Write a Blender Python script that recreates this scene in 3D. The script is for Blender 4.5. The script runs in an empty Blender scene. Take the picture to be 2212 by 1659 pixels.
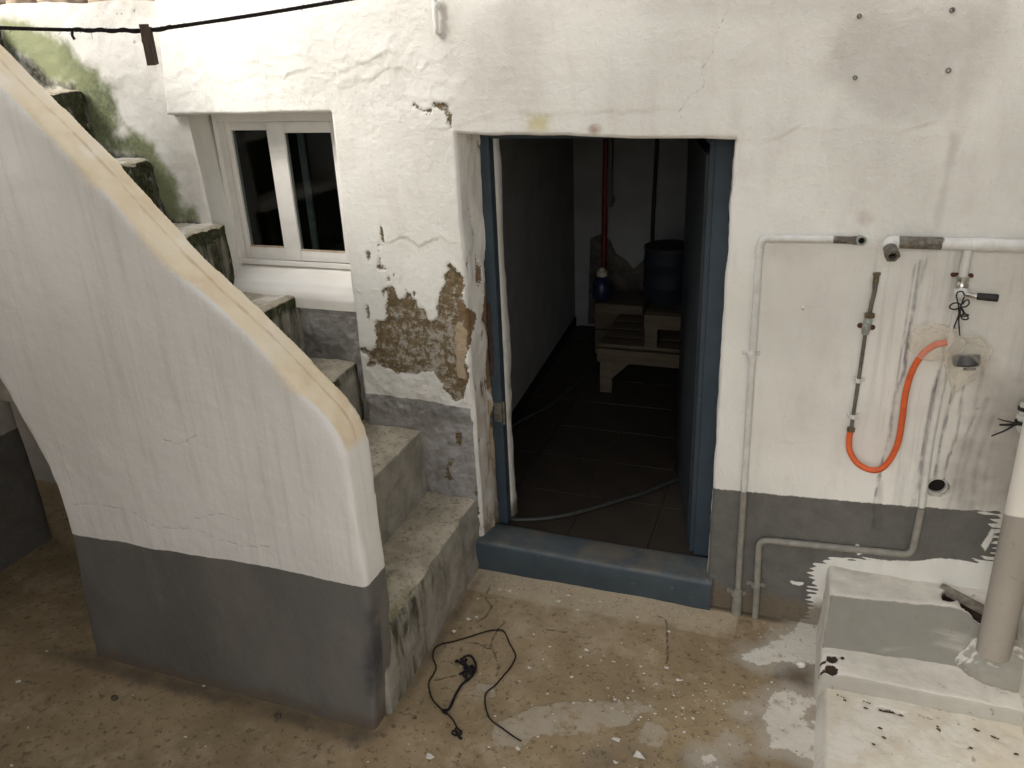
import bpy, math, random
import numpy as np
from mathutils import Vector

random.seed(7)
scene = bpy.context.scene
COL = scene.collection

# ------------------------------------------------------------------ camera
CAM = np.array([0.0, -2.6, 2.006875])
FL = 1748.19
PC = np.array([1106.0, 829.5])
RV = np.array([0.94022096, 0.33805309, -0.04128754])
UV = np.array([-0.09572466, 0.37866933, 0.92056848])
FV = np.array([-0.32683534, 0.86158554, -0.38839286])
cam_d = bpy.data.cameras.new('camera')
cam = bpy.data.objects.new('camera', cam_d)
COL.objects.link(cam)
cam_d.sensor_width = 36.0
cam_d.lens = FL / 2212 * 36
cam_d.clip_start = 0.02
cam_d.clip_end = 300
from mathutils import Matrix
cam.matrix_world = Matrix(((RV[0], UV[0], -FV[0], CAM[0]), (RV[1], UV[1], -FV[1], CAM[1]),
                           (RV[2], UV[2], -FV[2], CAM[2]), (0, 0, 0, 1)))
scene.camera = cam

# ------------------------------------------------------------------ sky, sun, exposure
SUN_EL, SUN_AZ = math.radians(41), math.radians(36)     # azimuth from the -Y axis towards -X
world = bpy.data.worlds.new('World')
scene.world = world
world.use_nodes = True
wn = world.node_tree
bg = wn.nodes['Background']
sky = wn.nodes.new('ShaderNodeTexSky')
sky.sky_type = 'NISHITA'
sky.sun_disc = False
sky.sun_elevation = SUN_EL
sky.sun_rotation = math.pi + SUN_AZ
sky.air_density = 1.0
sky.dust_density = 4.0
hs = wn.nodes.new('ShaderNodeHueSaturation')              # overcast: greyer than a clear sky
hs.inputs['Saturation'].default_value = 0.32
wn.links.new(sky.outputs[0], hs.inputs['Color'])
wn.links.new(hs.outputs[0], bg.inputs['Color'])
bg.inputs['Strength'].default_value = 0.15
sun_d = bpy.data.lights.new('sun', 'SUN')
sun_d.energy = 1.25
sun_d.angle = math.radians(20)
sun_d.color = (1.0, 0.96, 0.89)
sun = bpy.data.objects.new('sun', sun_d)
COL.objects.link(sun)
sdir = Vector((-math.sin(SUN_AZ) * math.cos(SUN_EL), -math.cos(SUN_AZ) * math.cos(SUN_EL), math.sin(SUN_EL)))
sun.rotation_euler = sdir.to_track_quat('Z', 'Y').to_euler()
sun.location = (-3, -3, 6)
vs = scene.view_settings
vs.view_transform = 'Standard'
vs.look = 'None'
vs.gamma = 1
vs.use_curve_mapping = False
vs.exposure = 1.57
cy = scene.cycles
cy.use_denoising = True
cy.max_bounces = 10
cy.diffuse_bounces = 7
cy.glossy_bounces = 4
cy.transparent_max_bounces = 12
cy.sample_clamp_indirect = 6

# ------------------------------------------------------------------ helpers: pixels of the photograph to places on real surfaces
def ray(x, y):
    v = (x - PC[0]) * RV - (y - PC[1]) * UV + FL * FV
    return v / np.linalg.norm(v)
def wp(x, y, Y=0.0):
    v = ray(x, y); t = (Y - CAM[1]) / v[1]; return CAM + v * t
def gp(x, y, Z=0.0):
    v = ray(x, y); t = (Z - CAM[2]) / v[2]; return CAM + v * t
def wpoly(pts, Y=0.0): return np.array([[wp(a, b, Y)[0], wp(a, b, Y)[2]] for a, b in pts])
def gpoly(pts, Z=0.0): return np.array([gp(a, b, Z)[:2] for a, b in pts])
def crop(pts, ox, oy, s):      # coordinates read in an enlarged crop
    return [((ox + a / s) / 1.8228, (oy + b / s) / 1.8228) for a, b in pts]

# ------------------------------------------------------------------ noise
_T2 = np.random.RandomState(3).rand(256, 256).astype(np.float32)
_T3 = np.random.RandomState(5).rand(64, 64, 64).astype(np.float32)
def vn2(x, y, seed=0):
    x = np.asarray(x, float) + seed * 17.31; y = np.asarray(y, float) + seed * 7.77
    xi = np.floor(x).astype(int); yi = np.floor(y).astype(int)
    fx = x - xi; fy = y - yi
    fx = fx * fx * (3 - 2 * fx); fy = fy * fy * (3 - 2 * fy)
    a = _T2[xi & 255, yi & 255]; b = _T2[(xi + 1) & 255, yi & 255]
    c = _T2[xi & 255, (yi + 1) & 255]; d = _T2[(xi + 1) & 255, (yi + 1) & 255]
    return (a * (1 - fx) + b * fx) * (1 - fy) + (c * (1 - fx) + d * fx) * fy - 0.5
def fbm2(x, y, f, o=4, seed=0, g=0.5):
    s = 0; a = 1.0
    for k in range(o):
        s = s + a * vn2(x * f, y * f, seed + k); f *= 2.03; a *= g
    return s
def vn3(p, seed=0):
    p = p + seed * 9.13
    i = np.floor(p).astype(int); f = p - i; f = f * f * (3 - 2 * f)
    r = 0
    for dx in (0, 1):
        wx = f[:, 0] if dx else 1 - f[:, 0]
        for dy in (0, 1):
            wy = f[:, 1] if dy else 1 - f[:, 1]
            for dz in (0, 1):
                wz = f[:, 2] if dz else 1 - f[:, 2]
                r = r + _T3[(i[:, 0] + dx) & 63, (i[:, 1] + dy) & 63, (i[:, 2] + dz) & 63] * wx * wy * wz
    return r - 0.5
def fbm3(p, f, o=4, seed=0, g=0.5):
    s = 0; a = 1.0
    for k in range(o):
        s = s + a * vn3(p * f, seed + k); f *= 2.03; a *= g
    return s
def sstep(a, b, x):
    t = np.clip((x - a) / (b - a), 0, 1); return t * t * (3 - 2 * t)
def seg_d(px, py, A, B):
    ax, ay = A; bx, by = B
    vx, vy = bx - ax, by - ay; L = vx * vx + vy * vy + 1e-12
    t = np.clip(((px - ax) * vx + (py - ay) * vy) / L, 0, 1)
    return np.hypot(px - ax - t * vx, py - ay - t * vy)
def line_d(px, py, P):
    d = np.full(np.shape(px), 9.0)
    lo = np.min(P, 0) - .12; hi = np.max(P, 0) + .12
    m = (px > lo[0]) & (px < hi[0]) & (py > lo[1]) & (py < hi[1])
    if m.any():
        q = np.full(m.sum(), 9.0)
        for a, b in zip(P[:-1], P[1:]): q = np.minimum(q, seg_d(px[m], py[m], a, b))
        d[m] = q
    return d
def poly_sd(px, py, P, pad=.25):   # signed distance, positive inside; -pad far away
    d = np.full(np.shape(px), -pad)
    lo = np.min(P, 0) - pad; hi = np.max(P, 0) + pad
    m = (px > lo[0]) & (px < hi[0]) & (py > lo[1]) & (py < hi[1])
    if not m.any(): return d
    x, y = px[m], py[m]; q = np.full(x.shape, 9.0); ins = np.zeros(x.shape, bool)
    n = len(P)
    for k in range(n):
        a, b = P[k], P[(k + 1) % n]
        q = np.minimum(q, seg_d(x, y, a, b))
        c = ((a[1] > y) != (b[1] > y)) & (x < (b[0] - a[0]) * (y - a[1]) / (b[1] - a[1] + 1e-12) + a[0])
        ins ^= c
    d[m] = np.where(ins, q, -np.minimum(q, pad)); return d

# ------------------------------------------------------------------ helpers: objects
def set_tag(o, label=None, cat=None, group=None, kind=None):
    if label: o['label'] = label
    if cat: o['category'] = cat
    if group: o['group'] = group
    if kind: o['kind'] = kind
    return o
ORG = {}
def thing(name, base, label, cat, group=None):
    o = bpy.data.objects.new(name, None); COL.objects.link(o)
    o.location = base; o.empty_display_size = .05; ORG[o] = np.array(base, float)
    return set_tag(o, label, cat, group)
def mesh_np(name, V, F, attrs=None, smooth=True):
    V = np.asarray(V, np.float32)
    me = bpy.data.meshes.new(name)
    if isinstance(F, np.ndarray):
        k = F.shape[1]; n = len(F)
        me.vertices.add(len(V)); me.vertices.foreach_set('co', V.ravel())
        me.loops.add(n * k); me.loops.foreach_set('vertex_index', F.astype(np.int32).ravel())
        me.polygons.add(n); me.polygons.foreach_set('loop_start', np.arange(0, n * k, k, dtype=np.int32))
        me.update(calc_edges=True); me.validate()
    else:
        me.from_pydata(V.tolist(), [], F); me.update()
    me.polygons.foreach_set('use_smooth', np.full(len(me.polygons), smooth, bool))
    for k, a in (attrs or {}).items():
        at = me.attributes.new(k, 'FLOAT', 'POINT'); at.data.foreach_set('value', np.asarray(a, np.float32))
    return me
def root_org(p):
    while p is not None:
        if p in ORG: return ORG[p]
        p = p.parent
    return np.zeros(3)
def obj(name, V, F, m, parent=None, attrs=None, smooth=True, base=None):
    V = np.asarray(V, float)
    off = root_org(parent) if parent is not None else (np.array(base, float) if base is not None else np.zeros(3))
    me = mesh_np(name, V - off, F, attrs, smooth)
    if m: me.materials.append(m)
    o = bpy.data.objects.new(name, me); COL.objects.link(o)
    if parent is not None: o.parent = parent
    else:
        o.location = off; ORG[o] = off
    return o
class MB:
    def __init__(s): s.V = []; s.F = []
    def add(s, V, F):
        n = len(s.V); s.V += [tuple(v) for v in V]; s.F += [tuple(i + n for i in f) for f in F]; return s
    def box(s, lo, hi, bev=0.0):
        x0, y0, z0 = lo; x1, y1, z1 = hi
        b = min(bev, .45 * min(abs(x1 - x0), abs(y1 - y0), abs(z1 - z0)))
        if b <= 0:
            V = [(x, y, z) for z in (z0, z1) for y in (y0, y1) for x in (x0, x1)]
            return s.add(V, [(0, 2, 3, 1), (4, 5, 7, 6), (0, 1, 5, 4), (2, 6, 7, 3), (0, 4, 6, 2), (1, 3, 7, 5)])
        import bmesh
        bm = bmesh.new(); bmesh.ops.create_cube(bm, size=1)
        for v in bm.verts: v.co = Vector(((x0 + x1) / 2 + v.co.x * (x1 - x0), (y0 + y1) / 2 + v.co.y * (y1 - y0), (z0 + z1) / 2 + v.co.z * (z1 - z0)))
        bmesh.ops.bevel(bm, geom=bm.edges[:], offset=b, segments=2, affect='EDGES', profile=.6)
        bm.verts.index_update()
        s.add([v.co[:] for v in bm.verts], [[v.index for v in f.verts] for f in bm.faces]); bm.free(); return s
    def tube(s, P, r, n=12, cap=True, res=0):
        P = np.array(P, float)
        if res: P = spline(P, res)
        m = len(P); R = np.full(m, r, float) if np.isscalar(r) else np.interp(np.linspace(0, 1, m), np.linspace(0, 1, len(r)), r)
        T = np.gradient(P, axis=0); T /= np.linalg.norm(T, axis=1)[:, None] + 1e-12
        a = np.array([0, 0, 1.]) if abs(T[0][2]) < .9 else np.array([1., 0, 0])
        u = np.cross(T[0], a); u /= np.linalg.norm(u); V = []
        for i in range(m):
            u = u - T[i] * (u @ T[i]); u /= np.linalg.norm(u); w = np.cross(T[i], u)
            for k in range(n):
                t = 2 * math.pi * k / n; V.append(P[i] + R[i] * (math.cos(t) * u + math.sin(t) * w))
        F = [(i * n + k, i * n + (k + 1) % n, (i + 1) * n + (k + 1) % n, (i + 1) * n + k) for i in range(m - 1) for k in range(n)]
        if cap: F += [tuple(range(n))[::-1], tuple(range((m - 1) * n, m * n))]
        return s.add(V, F)
    def pipe_end(s, A, B, r, ri, n=16):     # open-ended hollow tube from A to B, opening at B
        A = np.array(A, float); B = np.array(B, float); d = (B - A) / np.linalg.norm(B - A)
        a = np.array([0, 0, 1.]) if abs(d[2]) < .9 else np.array([1., 0, 0])
        u = np.cross(d, a); u /= np.linalg.norm(u); w = np.cross(d, u)
        C = [np.cos(2 * math.pi * k / n) * u + np.sin(2 * math.pi * k / n) * w for k in range(n)]
        L = np.linalg.norm(B - A)
        rings = [(A, r), (B, r), (B, ri), (A + d * .15 * L, ri), (A + d * .15 * L, ri * .02)]
        V = [p + c * q for p, q in rings for c in C]
        F = [(i * n + k, i * n + (k + 1) % n, (i + 1) * n + (k + 1) % n, (i + 1) * n + k) for i in range(len(rings) - 1) for k in range(n)]
        return s.add(V, F)
    def lathe(s, A, axis, prof, n=20):      # prof: (distance along axis, radius)
        A = np.array(A, float); d = np.array(axis, float); d /= np.linalg.norm(d)
        a = np.array([0, 0, 1.]) if abs(d[2]) < .9 else np.array([1., 0, 0])
        u = np.cross(d, a); u /= np.linalg.norm(u); w = np.cross(d, u)
        V = [A + d * h + q * (math.cos(2 * math.pi * k / n) * u + math.sin(2 * math.pi * k / n) * w) for h, q in prof for k in range(n)]
        F = [(i * n + k, i * n + (k + 1) % n, (i + 1) * n + (k + 1) % n, (i + 1) * n + k) for i in range(len(prof) - 1) for k in range(n)]
        F += [tuple(range(n))[::-1], tuple(range((len(prof) - 1) * n, len(prof) * n))]
        return s.add(V, F)
    def build(s, name, m, parent=None, base=None, smooth=True, attr=None):
        o = obj(name, s.V, s.F, m, parent, {k: f(np.array(s.V)) for k, f in attr.items()} if attr else None, smooth, base)
        try:
            o.data.set_sharp_from_angle(angle=math.radians(42))
        except Exception: pass
        return o
def spline(P, k):
    P = np.array(P, float); Q = np.vstack([2 * P[0] - P[1], P, 2 * P[-1] - P[-2]]); out = []
    for i in range(1, len(Q) - 2):
        for t in np.linspace(0, 1, k, endpoint=False):
            a, b, c, d = Q[i - 1], Q[i], Q[i + 1], Q[i + 2]
            out.append(.5 * (2 * b + (c - a) * t + (2 * a - 5 * b + 4 * c - d) * t * t + (3 * b - a - 3 * c + d) * t ** 3))
    out.append(P[-1]); return np.array(out)
def arcpath(P, r, k=5):                      # polyline with rounded corners
    P = [np.array(p, float) for p in P]; out = [P[0]]
    for a, b, c in zip(P[:-2], P[1:-1], P[2:]):
        u = (a - b) / np.linalg.norm(a - b); v = (c - b) / np.linalg.norm(c - b)
        A, B = b + u * r, b + v * r
        for t in np.linspace(0, 1, k): out.append((1 - t) ** 2 * A + 2 * t * (1 - t) * b + t * t * B)
    out.append(P[-1]); return np.array(out)
def remesh(V, F, voxel, smooth=0, fac=.5):
    me = bpy.data.meshes.new('tmp'); me.from_pydata([tuple(v) for v in V], [], [tuple(f) for f in F]); me.update()
    o = bpy.data.objects.new('tmp', me); COL.objects.link(o)
    m = o.modifiers.new('r', 'REMESH'); m.mode = 'VOXEL'; m.voxel_size = voxel; m.adaptivity = 0
    if smooth:
        q = o.modifiers.new('s', 'SMOOTH'); q.iterations = smooth; q.factor = fac
    dg = bpy.context.evaluated_depsgraph_get(); dg.update()
    e = o.evaluated_get(dg); em = e.to_mesh()
    W = np.empty(len(em.vertices) * 3, np.float32); em.vertices.foreach_get('co', W)
    N = np.empty(len(em.vertices) * 3, np.float32); em.vertex_normals.foreach_get('vector', N)
    L = np.empty(len(em.loops), np.int32); em.loops.foreach_get('vertex_index', L)
    Q = L.reshape(-1, 4); e.to_mesh_clear()
    bpy.data.objects.remove(o); bpy.data.meshes.remove(me)
    return W.reshape(-1, 3).astype(float), Q, N.reshape(-1, 3).astype(float)

import bmesh
def blob(c, sc, seed, sub=5, amp=.22, tip=None):
    bm = bmesh.new(); bmesh.ops.create_icosphere(bm, subdivisions=sub, radius=1)
    V = np.array([v.co[:] for v in bm.verts]); bm.verts.index_update(); F = np.array([[v.index for v in f.verts] for f in bm.faces]); bm.free()
    r = 1 + amp * fbm3(V, 2.2, 4, seed) + amp * .5 * np.abs(fbm3(V, 5, 3, seed + 5))
    V = V * r[:, None]
    if tip is not None: V = tip(V)
    return np.array(c) + V * np.array(sc), F

# ------------------------------------------------------------------ helpers: materials
class NT:
    def __init__(s, name, rough=.8, spec=.3, metal=0):
        s.m = bpy.data.materials.new(name); s.m.use_nodes = True; s.t = s.m.node_tree; s.b = s.t.nodes['Principled BSDF']
        s.b.inputs['Roughness'].default_value = rough; s.b.inputs['Metallic'].default_value = metal
        s.b.inputs['Specular IOR Level'].default_value = spec
        s.tc = s.t.nodes.new('ShaderNodeTexCoord'); s.pos = s.tc.outputs['Object']
    def n(s, k): return s.t.nodes.new(k)
    def put(s, sock, v):
        if hasattr(v, 'links'): s.t.links.new(v, sock)
        elif isinstance(v, (tuple, list)): sock.default_value = (*v, 1) if len(v) == 3 and len(sock.default_value) == 4 else v
        else: sock.default_value = v
    def attr(s, name):
        a = s.n('ShaderNodeAttribute'); a.attribute_name = name; return a.outputs['Fac']
    def math(s, op, a, b=0.0, c=None):
        q = s.n('ShaderNodeMath'); q.operation = op; s.put(q.inputs[0], a); s.put(q.inputs[1], b)
        if c is not None: s.put(q.inputs[2], c)
        return q.outputs[0]
    def noise(s, sc, det=4, rough=.55, vec=None, dist=0, stretch=None):
        q = s.n('ShaderNodeTexNoise'); q.inputs['Scale'].default_value = sc; q.inputs['Detail'].default_value = det
        q.inputs['Roughness'].default_value = rough; q.inputs['Distortion'].default_value = dist
        v = vec or s.pos
        if stretch:
            mp = s.n('ShaderNodeMapping'); mp.inputs['Scale'].default_value = stretch; s.put(mp.inputs['Vector'], v); v = mp.outputs[0]
        s.put(q.inputs['Vector'], v); return q.outputs['Fac']
    def vor(s, sc, feature='F1'):
        q = s.n('ShaderNodeTexVoronoi'); q.feature = feature; q.inputs['Scale'].default_value = sc; s.put(q.inputs['Vector'], s.pos); return q.outputs['Distance']
    def ss(s, x, a, b):     # smoothstep a..b
        q = s.n('ShaderNodeMapRange'); q.interpolation_type = 'SMOOTHSTEP'; s.put(q.inputs['Value'], x)
        q.inputs['From Min'].default_value = a; q.inputs['From Max'].default_value = b
        return q.outputs[0]
    def mix(s, f, a, b):
        q = s.n('ShaderNodeMix'); q.data_type = 'RGBA'; s.put(q.inputs[0], f); s.put(q.inputs[6], a); s.put(q.inputs[7], b); return q.outputs[2]
    def bump(s, h, strength=.3, dist=.01, prev=None):
        q = s.n('ShaderNodeBump'); q.inputs['Strength'].default_value = strength; q.inputs['Distance'].default_value = dist
        s.put(q.inputs['Height'], h)
        if prev is not None: s.put(q.inputs['Normal'], prev)
        return q.outputs[0]
    def nrm(s, axis):
        g = s.n('ShaderNodeNewGeometry'); x = s.n('ShaderNodeSeparateXYZ'); s.put(x.inputs[0], g.outputs['Normal']); return x.outputs[axis]
    def posz(s, axis=2):
        x = s.n('ShaderNodeSeparateXYZ'); s.put(x.inputs[0], s.pos); return x.outputs[axis]
    def out(s, col=None, normal=None, rough=None):
        if col is not None: s.put(s.b.inputs['Base Color'], col)
        if normal is not None: s.put(s.b.inputs['Normal'], normal)
        if rough is not None: s.put(s.b.inputs['Roughness'], rough)
        return s.m

def m_plaster():
    n = NT('limewashed_plaster', .75, .25)
    f1 = n.noise(2.2, 5); f2 = n.noise(14, 6, .6); f3 = n.noise(70, 4, .6); f4 = n.noise(260, 3)
    brush = n.noise(9, 4, .6, stretch=(1.2, 1, .35))
    col = n.mix(n.ss(f1, .35, .7), (.757, .746, .692), (.682, .67, .618))
    col = n.mix(n.math('MULTIPLY', n.ss(brush, .48, .72), .35), col, (.58, .545, .49))
    col = n.mix(n.math('MULTIPLY', n.ss(f3, .60, .74), .22), col, (.50, .46, .40))
    # warm / grey ageing, and the shade painted on pier and recess
    gr = n.math('MULTIPLY', n.attr('a_grime_shade'), n.math('ADD', .45, f2))
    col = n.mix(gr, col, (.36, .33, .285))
    sf = n.noise(24, 4, .6, stretch=(1.8, 1, .10))
    stk = n.math('MULTIPLY', n.attr('a_drip'), n.ss(sf, .50, .68))
    col = n.mix(stk, col, (.27, .26, .265))
    col = n.mix(n.math('MULTIPLY', n.attr('a_streak'), n.ss(n.noise(24, 3), .2, .6)), col, (.115, .108, .112))
    col = n.mix(n.math('MULTIPLY', n.attr('a_yellow'), n.ss(f2, .3, .6)), col, (.55, .50, .27))
    col = n.mix(n.math('MULTIPLY', n.attr('a_rust'), n.ss(f2, .2, .6)), col, (.28, .17, .10))
    # green algae
    a = n.math('ADD', n.attr('a_moss'), n.math('MULTIPLY', n.math('SUBTRACT', f2, .5), 1.1))
    gcol = n.mix(n.ss(f3, .35, .65), (.14, .16, .06), (.07, .088, .036))
    gcol = n.mix(n.ss(f1, .4, .62), gcol, (.20, .22, .105))
    col = n.mix(n.math('MULTIPLY', n.ss(a, .30, .85), .92), col, gcol)
    b = n.math('ADD', n.attr('a_black'), n.math('MULTIPLY', n.math('SUBTRACT', f2, .5), 1.0))
    col = n.mix(n.ss(b, .35, .85), col, n.mix(n.ss(f3, .4, .62), (.05, .05, .035), (.16, .155, .13)))
    # grey painted dado
    dd = n.math('ADD', n.attr('a_dado'), n.math('MULTIPLY', n.math('SUBTRACT', n.noise(45, 4, .65), .5), .014))
    dcol = n.mix(n.ss(f2, .3, .7), (.108, .103, .092), (.142, .136, .124))
    dcol = n.mix(n.math('MULTIPLY', n.ss(f3, .6, .7), .5), dcol, (.075, .07, .06))
    dcol = n.mix(n.attr('a_drip'), dcol, (.09, .085, .08))
    dcol = n.mix(n.math('MULTIPLY', n.attr('a_streak'), .6), dcol, (.05, .048, .046))
    dcol = n.mix(n.math('MULTIPLY', n.attr('a_pale'), n.ss(f2, -.1, .75)), dcol, (.40, .385, .37))
    col = n.mix(n.ss(dd, -.002, .003), col, dcol)
    mud = n.math('MULTIPLY', n.ss(n.math('ADD', n.attr('a_mud'), n.math('MULTIPLY', n.math('SUBTRACT', f2, .5), 1.0)), .3, .9), .85)
    col = n.mix(mud, col, n.mix(f3, (.20, .155, .10), (.10, .08, .055)))
    # cracks
    cr = n.ss(n.math('ADD', n.attr('a_crack'), n.math('MULTIPLY', n.math('SUBTRACT', n.noise(60, 3), .5), .5)), .45, .9)
    col = n.mix(n.math('MULTIPLY', cr, .75), col, (.20, .165, .125))
    # bare render under the paint
    pe = n.math('ADD', n.attr('a_peel'), n.math('MULTIPLY', n.math('SUBTRACT', n.noise(120, 5, .75), .5), .030))
    ston = n.mix(n.ss(f3, .35, .65), (.225, .168, .090), (.140, .103, .055))
    ston = n.mix(n.ss(f4, .55, .7), ston, (.065, .048, .03))
    rem = n.ss(n.math('ADD', n.noise(38, 10, .78, dist=.15), n.math('MULTIPLY', n.math('SUBTRACT', f1, .5), .35)), .50, .57)
    ston = n.mix(n.math('MULTIPLY', rem, .62), ston, n.mix(f4, (.60, .58, .52), (.42, .39, .335)))
    ston = n.mix(n.ss(n.math('ADD', n.attr('a_earth'), n.math('MULTIPLY', n.math('SUBTRACT', f2, .5), .06)), 0, .006), ston, n.mix(f3, (.25, .165, .085), (.17, .11, .06)))
    ston = n.mix(n.ss(n.math('ADD', n.attr('a_mortar'), n.math('MULTIPLY', n.math('SUBTRACT', f2, .5), .06)), 0, .006), ston, n.mix(f3, (.50, .40, .27), (.38, .29, .19)))
    pm = n.ss(pe, .002, .0045)
    col = n.mix(pm, col, ston)
    h = n.math('ADD', n.math('MULTIPLY', f3, .5), n.math('MULTIPLY', f4, .25))
    h2 = n.math('MULTIPLY', n.math('ADD', n.math('MULTIPLY', f4, 1.2), f3), pm)
    rgh = n.math('MULTIPLY', n.attr('a_rough'), n.noise(42, 6, .65))
    hh = n.math('ADD', n.math('ADD', h, n.math('MULTIPLY', h2, 1.6)), n.math('SUBTRACT', n.math('MULTIPLY', rgh, 2.0), n.math('MULTIPLY', pm, .9)))
    hh = n.math('SUBTRACT', hh, n.math('MULTIPLY', cr, .6))
    return n.out(col, n.bump(n.math('ADD', hh, n.math('MULTIPLY', n.noise(28, 5, .6), .8)), .6, .006))

def m_parapet():
    n = NT('painted_parapet', .7, .25)
    f1 = n.noise(1.8, 4); f2 = n.noise(10, 5, .6); f3 = n.noise(80, 4)
    st = n.noise(9, 5, .65, stretch=(4.0, 4.0, .16))
    col = n.mix(n.ss(f1, .35, .65), (.75, .742, .715), (.675, .664, .635))
    col = n.mix(n.math('MULTIPLY', n.ss(st, .48, .74), .34), col, (.50, .465, .42))
    cp = n.math('ADD', n.attr('a_cope'), n.math('MULTIPLY', n.math('SUBTRACT', f2, .5), .5))
    cc = n.mix(n.ss(f2, .35, .7), (.76, .665, .49), (.66, .52, .335))
    cc = n.mix(n.ss(n.noise(5, 5, .6), .45, .65), cc, (.80, .73, .60))
    col = n.mix(n.ss(cp, .25, .8), col, cc)
    col = n.mix(n.math('MULTIPLY', n.ss(n.math('ADD', n.attr('a_copeline'), n.math('MULTIPLY', n.math('SUBTRACT', n.noise(12, 4, .6), .5), 1.2)), .62, 1.1), .55), col, (.46, .30, .15))
    dd = n.math('ADD', n.attr('a_dado'), n.math('MULTIPLY', n.math('SUBTRACT', n.noise(40, 4, .6), .5), .006))
    dc = n.mix(n.ss(f1, .3, .7), (.112, .108, .101), (.142, .137, .127))
    dc = n.mix(n.math('MULTIPLY', n.ss(n.noise(5, 4, .6, stretch=(1, 1, .4)), .45, .72), .8), dc, (.175, .163, .14))
    dc = n.mix(n.math('MULTIPLY', n.attr('a_dark'), n.ss(f2, .3, .55)), dc, (.045, .047, .052))
    col = n.mix(n.ss(dd, -.0015, .002), col, dc)
    col = n.mix(n.math('MULTIPLY', n.ss(n.math('ADD', n.attr('a_mud'), n.math('MULTIPLY', n.math('SUBTRACT', f2, .5), .9)), .3, .9), .8), col, (.13, .10, .07))
    cr = n.ss(n.math('ADD', n.attr('a_crack'), n.math('MULTIPLY', n.math('SUBTRACT', n.noise(50, 3), .5), .8)), .5, .95)
    col = n.mix(n.math('MULTIPLY', cr, .3), col, (.30, .27, .23))
    h = n.math('ADD', n.math('MULTIPLY', f3, .35), n.math('ADD', n.math('MULTIPLY', n.noise(300, 2), .2), n.math('ADD', n.math('MULTIPLY', st, .6), n.math('MULTIPLY', n.noise(22, 5, .6), .9))))
    return n.out(col, n.bump(n.math('SUBTRACT', h, n.math('MULTIPLY', cr, .5)), .6, .006))

def m_step():
    n = NT('mossy_concrete', .85, .2)
    f2 = n.noise(9, 6, .65); f3 = n.noise(55, 5, .65); f4 = n.noise(220, 3)
    up = n.nrm(2); rx = n.nrm(0)
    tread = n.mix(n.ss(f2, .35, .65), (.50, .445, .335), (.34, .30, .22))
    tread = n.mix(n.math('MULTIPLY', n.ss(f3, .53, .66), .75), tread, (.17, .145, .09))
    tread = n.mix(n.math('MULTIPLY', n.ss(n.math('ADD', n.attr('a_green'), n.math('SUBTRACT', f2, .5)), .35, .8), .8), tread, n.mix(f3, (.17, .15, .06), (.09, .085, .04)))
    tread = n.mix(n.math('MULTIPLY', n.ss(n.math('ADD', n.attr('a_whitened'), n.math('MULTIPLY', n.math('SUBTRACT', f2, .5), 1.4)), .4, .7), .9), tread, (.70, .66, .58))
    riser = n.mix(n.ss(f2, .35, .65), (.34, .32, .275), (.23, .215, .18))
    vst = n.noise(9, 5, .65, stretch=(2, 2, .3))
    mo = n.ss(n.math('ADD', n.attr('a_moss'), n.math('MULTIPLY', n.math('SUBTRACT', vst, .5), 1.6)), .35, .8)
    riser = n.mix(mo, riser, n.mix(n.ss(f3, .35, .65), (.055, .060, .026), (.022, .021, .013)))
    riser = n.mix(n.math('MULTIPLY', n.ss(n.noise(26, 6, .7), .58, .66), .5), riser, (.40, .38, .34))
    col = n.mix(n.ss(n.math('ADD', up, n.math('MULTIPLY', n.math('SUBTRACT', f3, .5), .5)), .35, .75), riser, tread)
    h = n.math('ADD', n.math('MULTIPLY', f3, .8), n.math('MULTIPLY', f4, .4))
    return n.out(col, n.bump(h, .7, .005))

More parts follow.
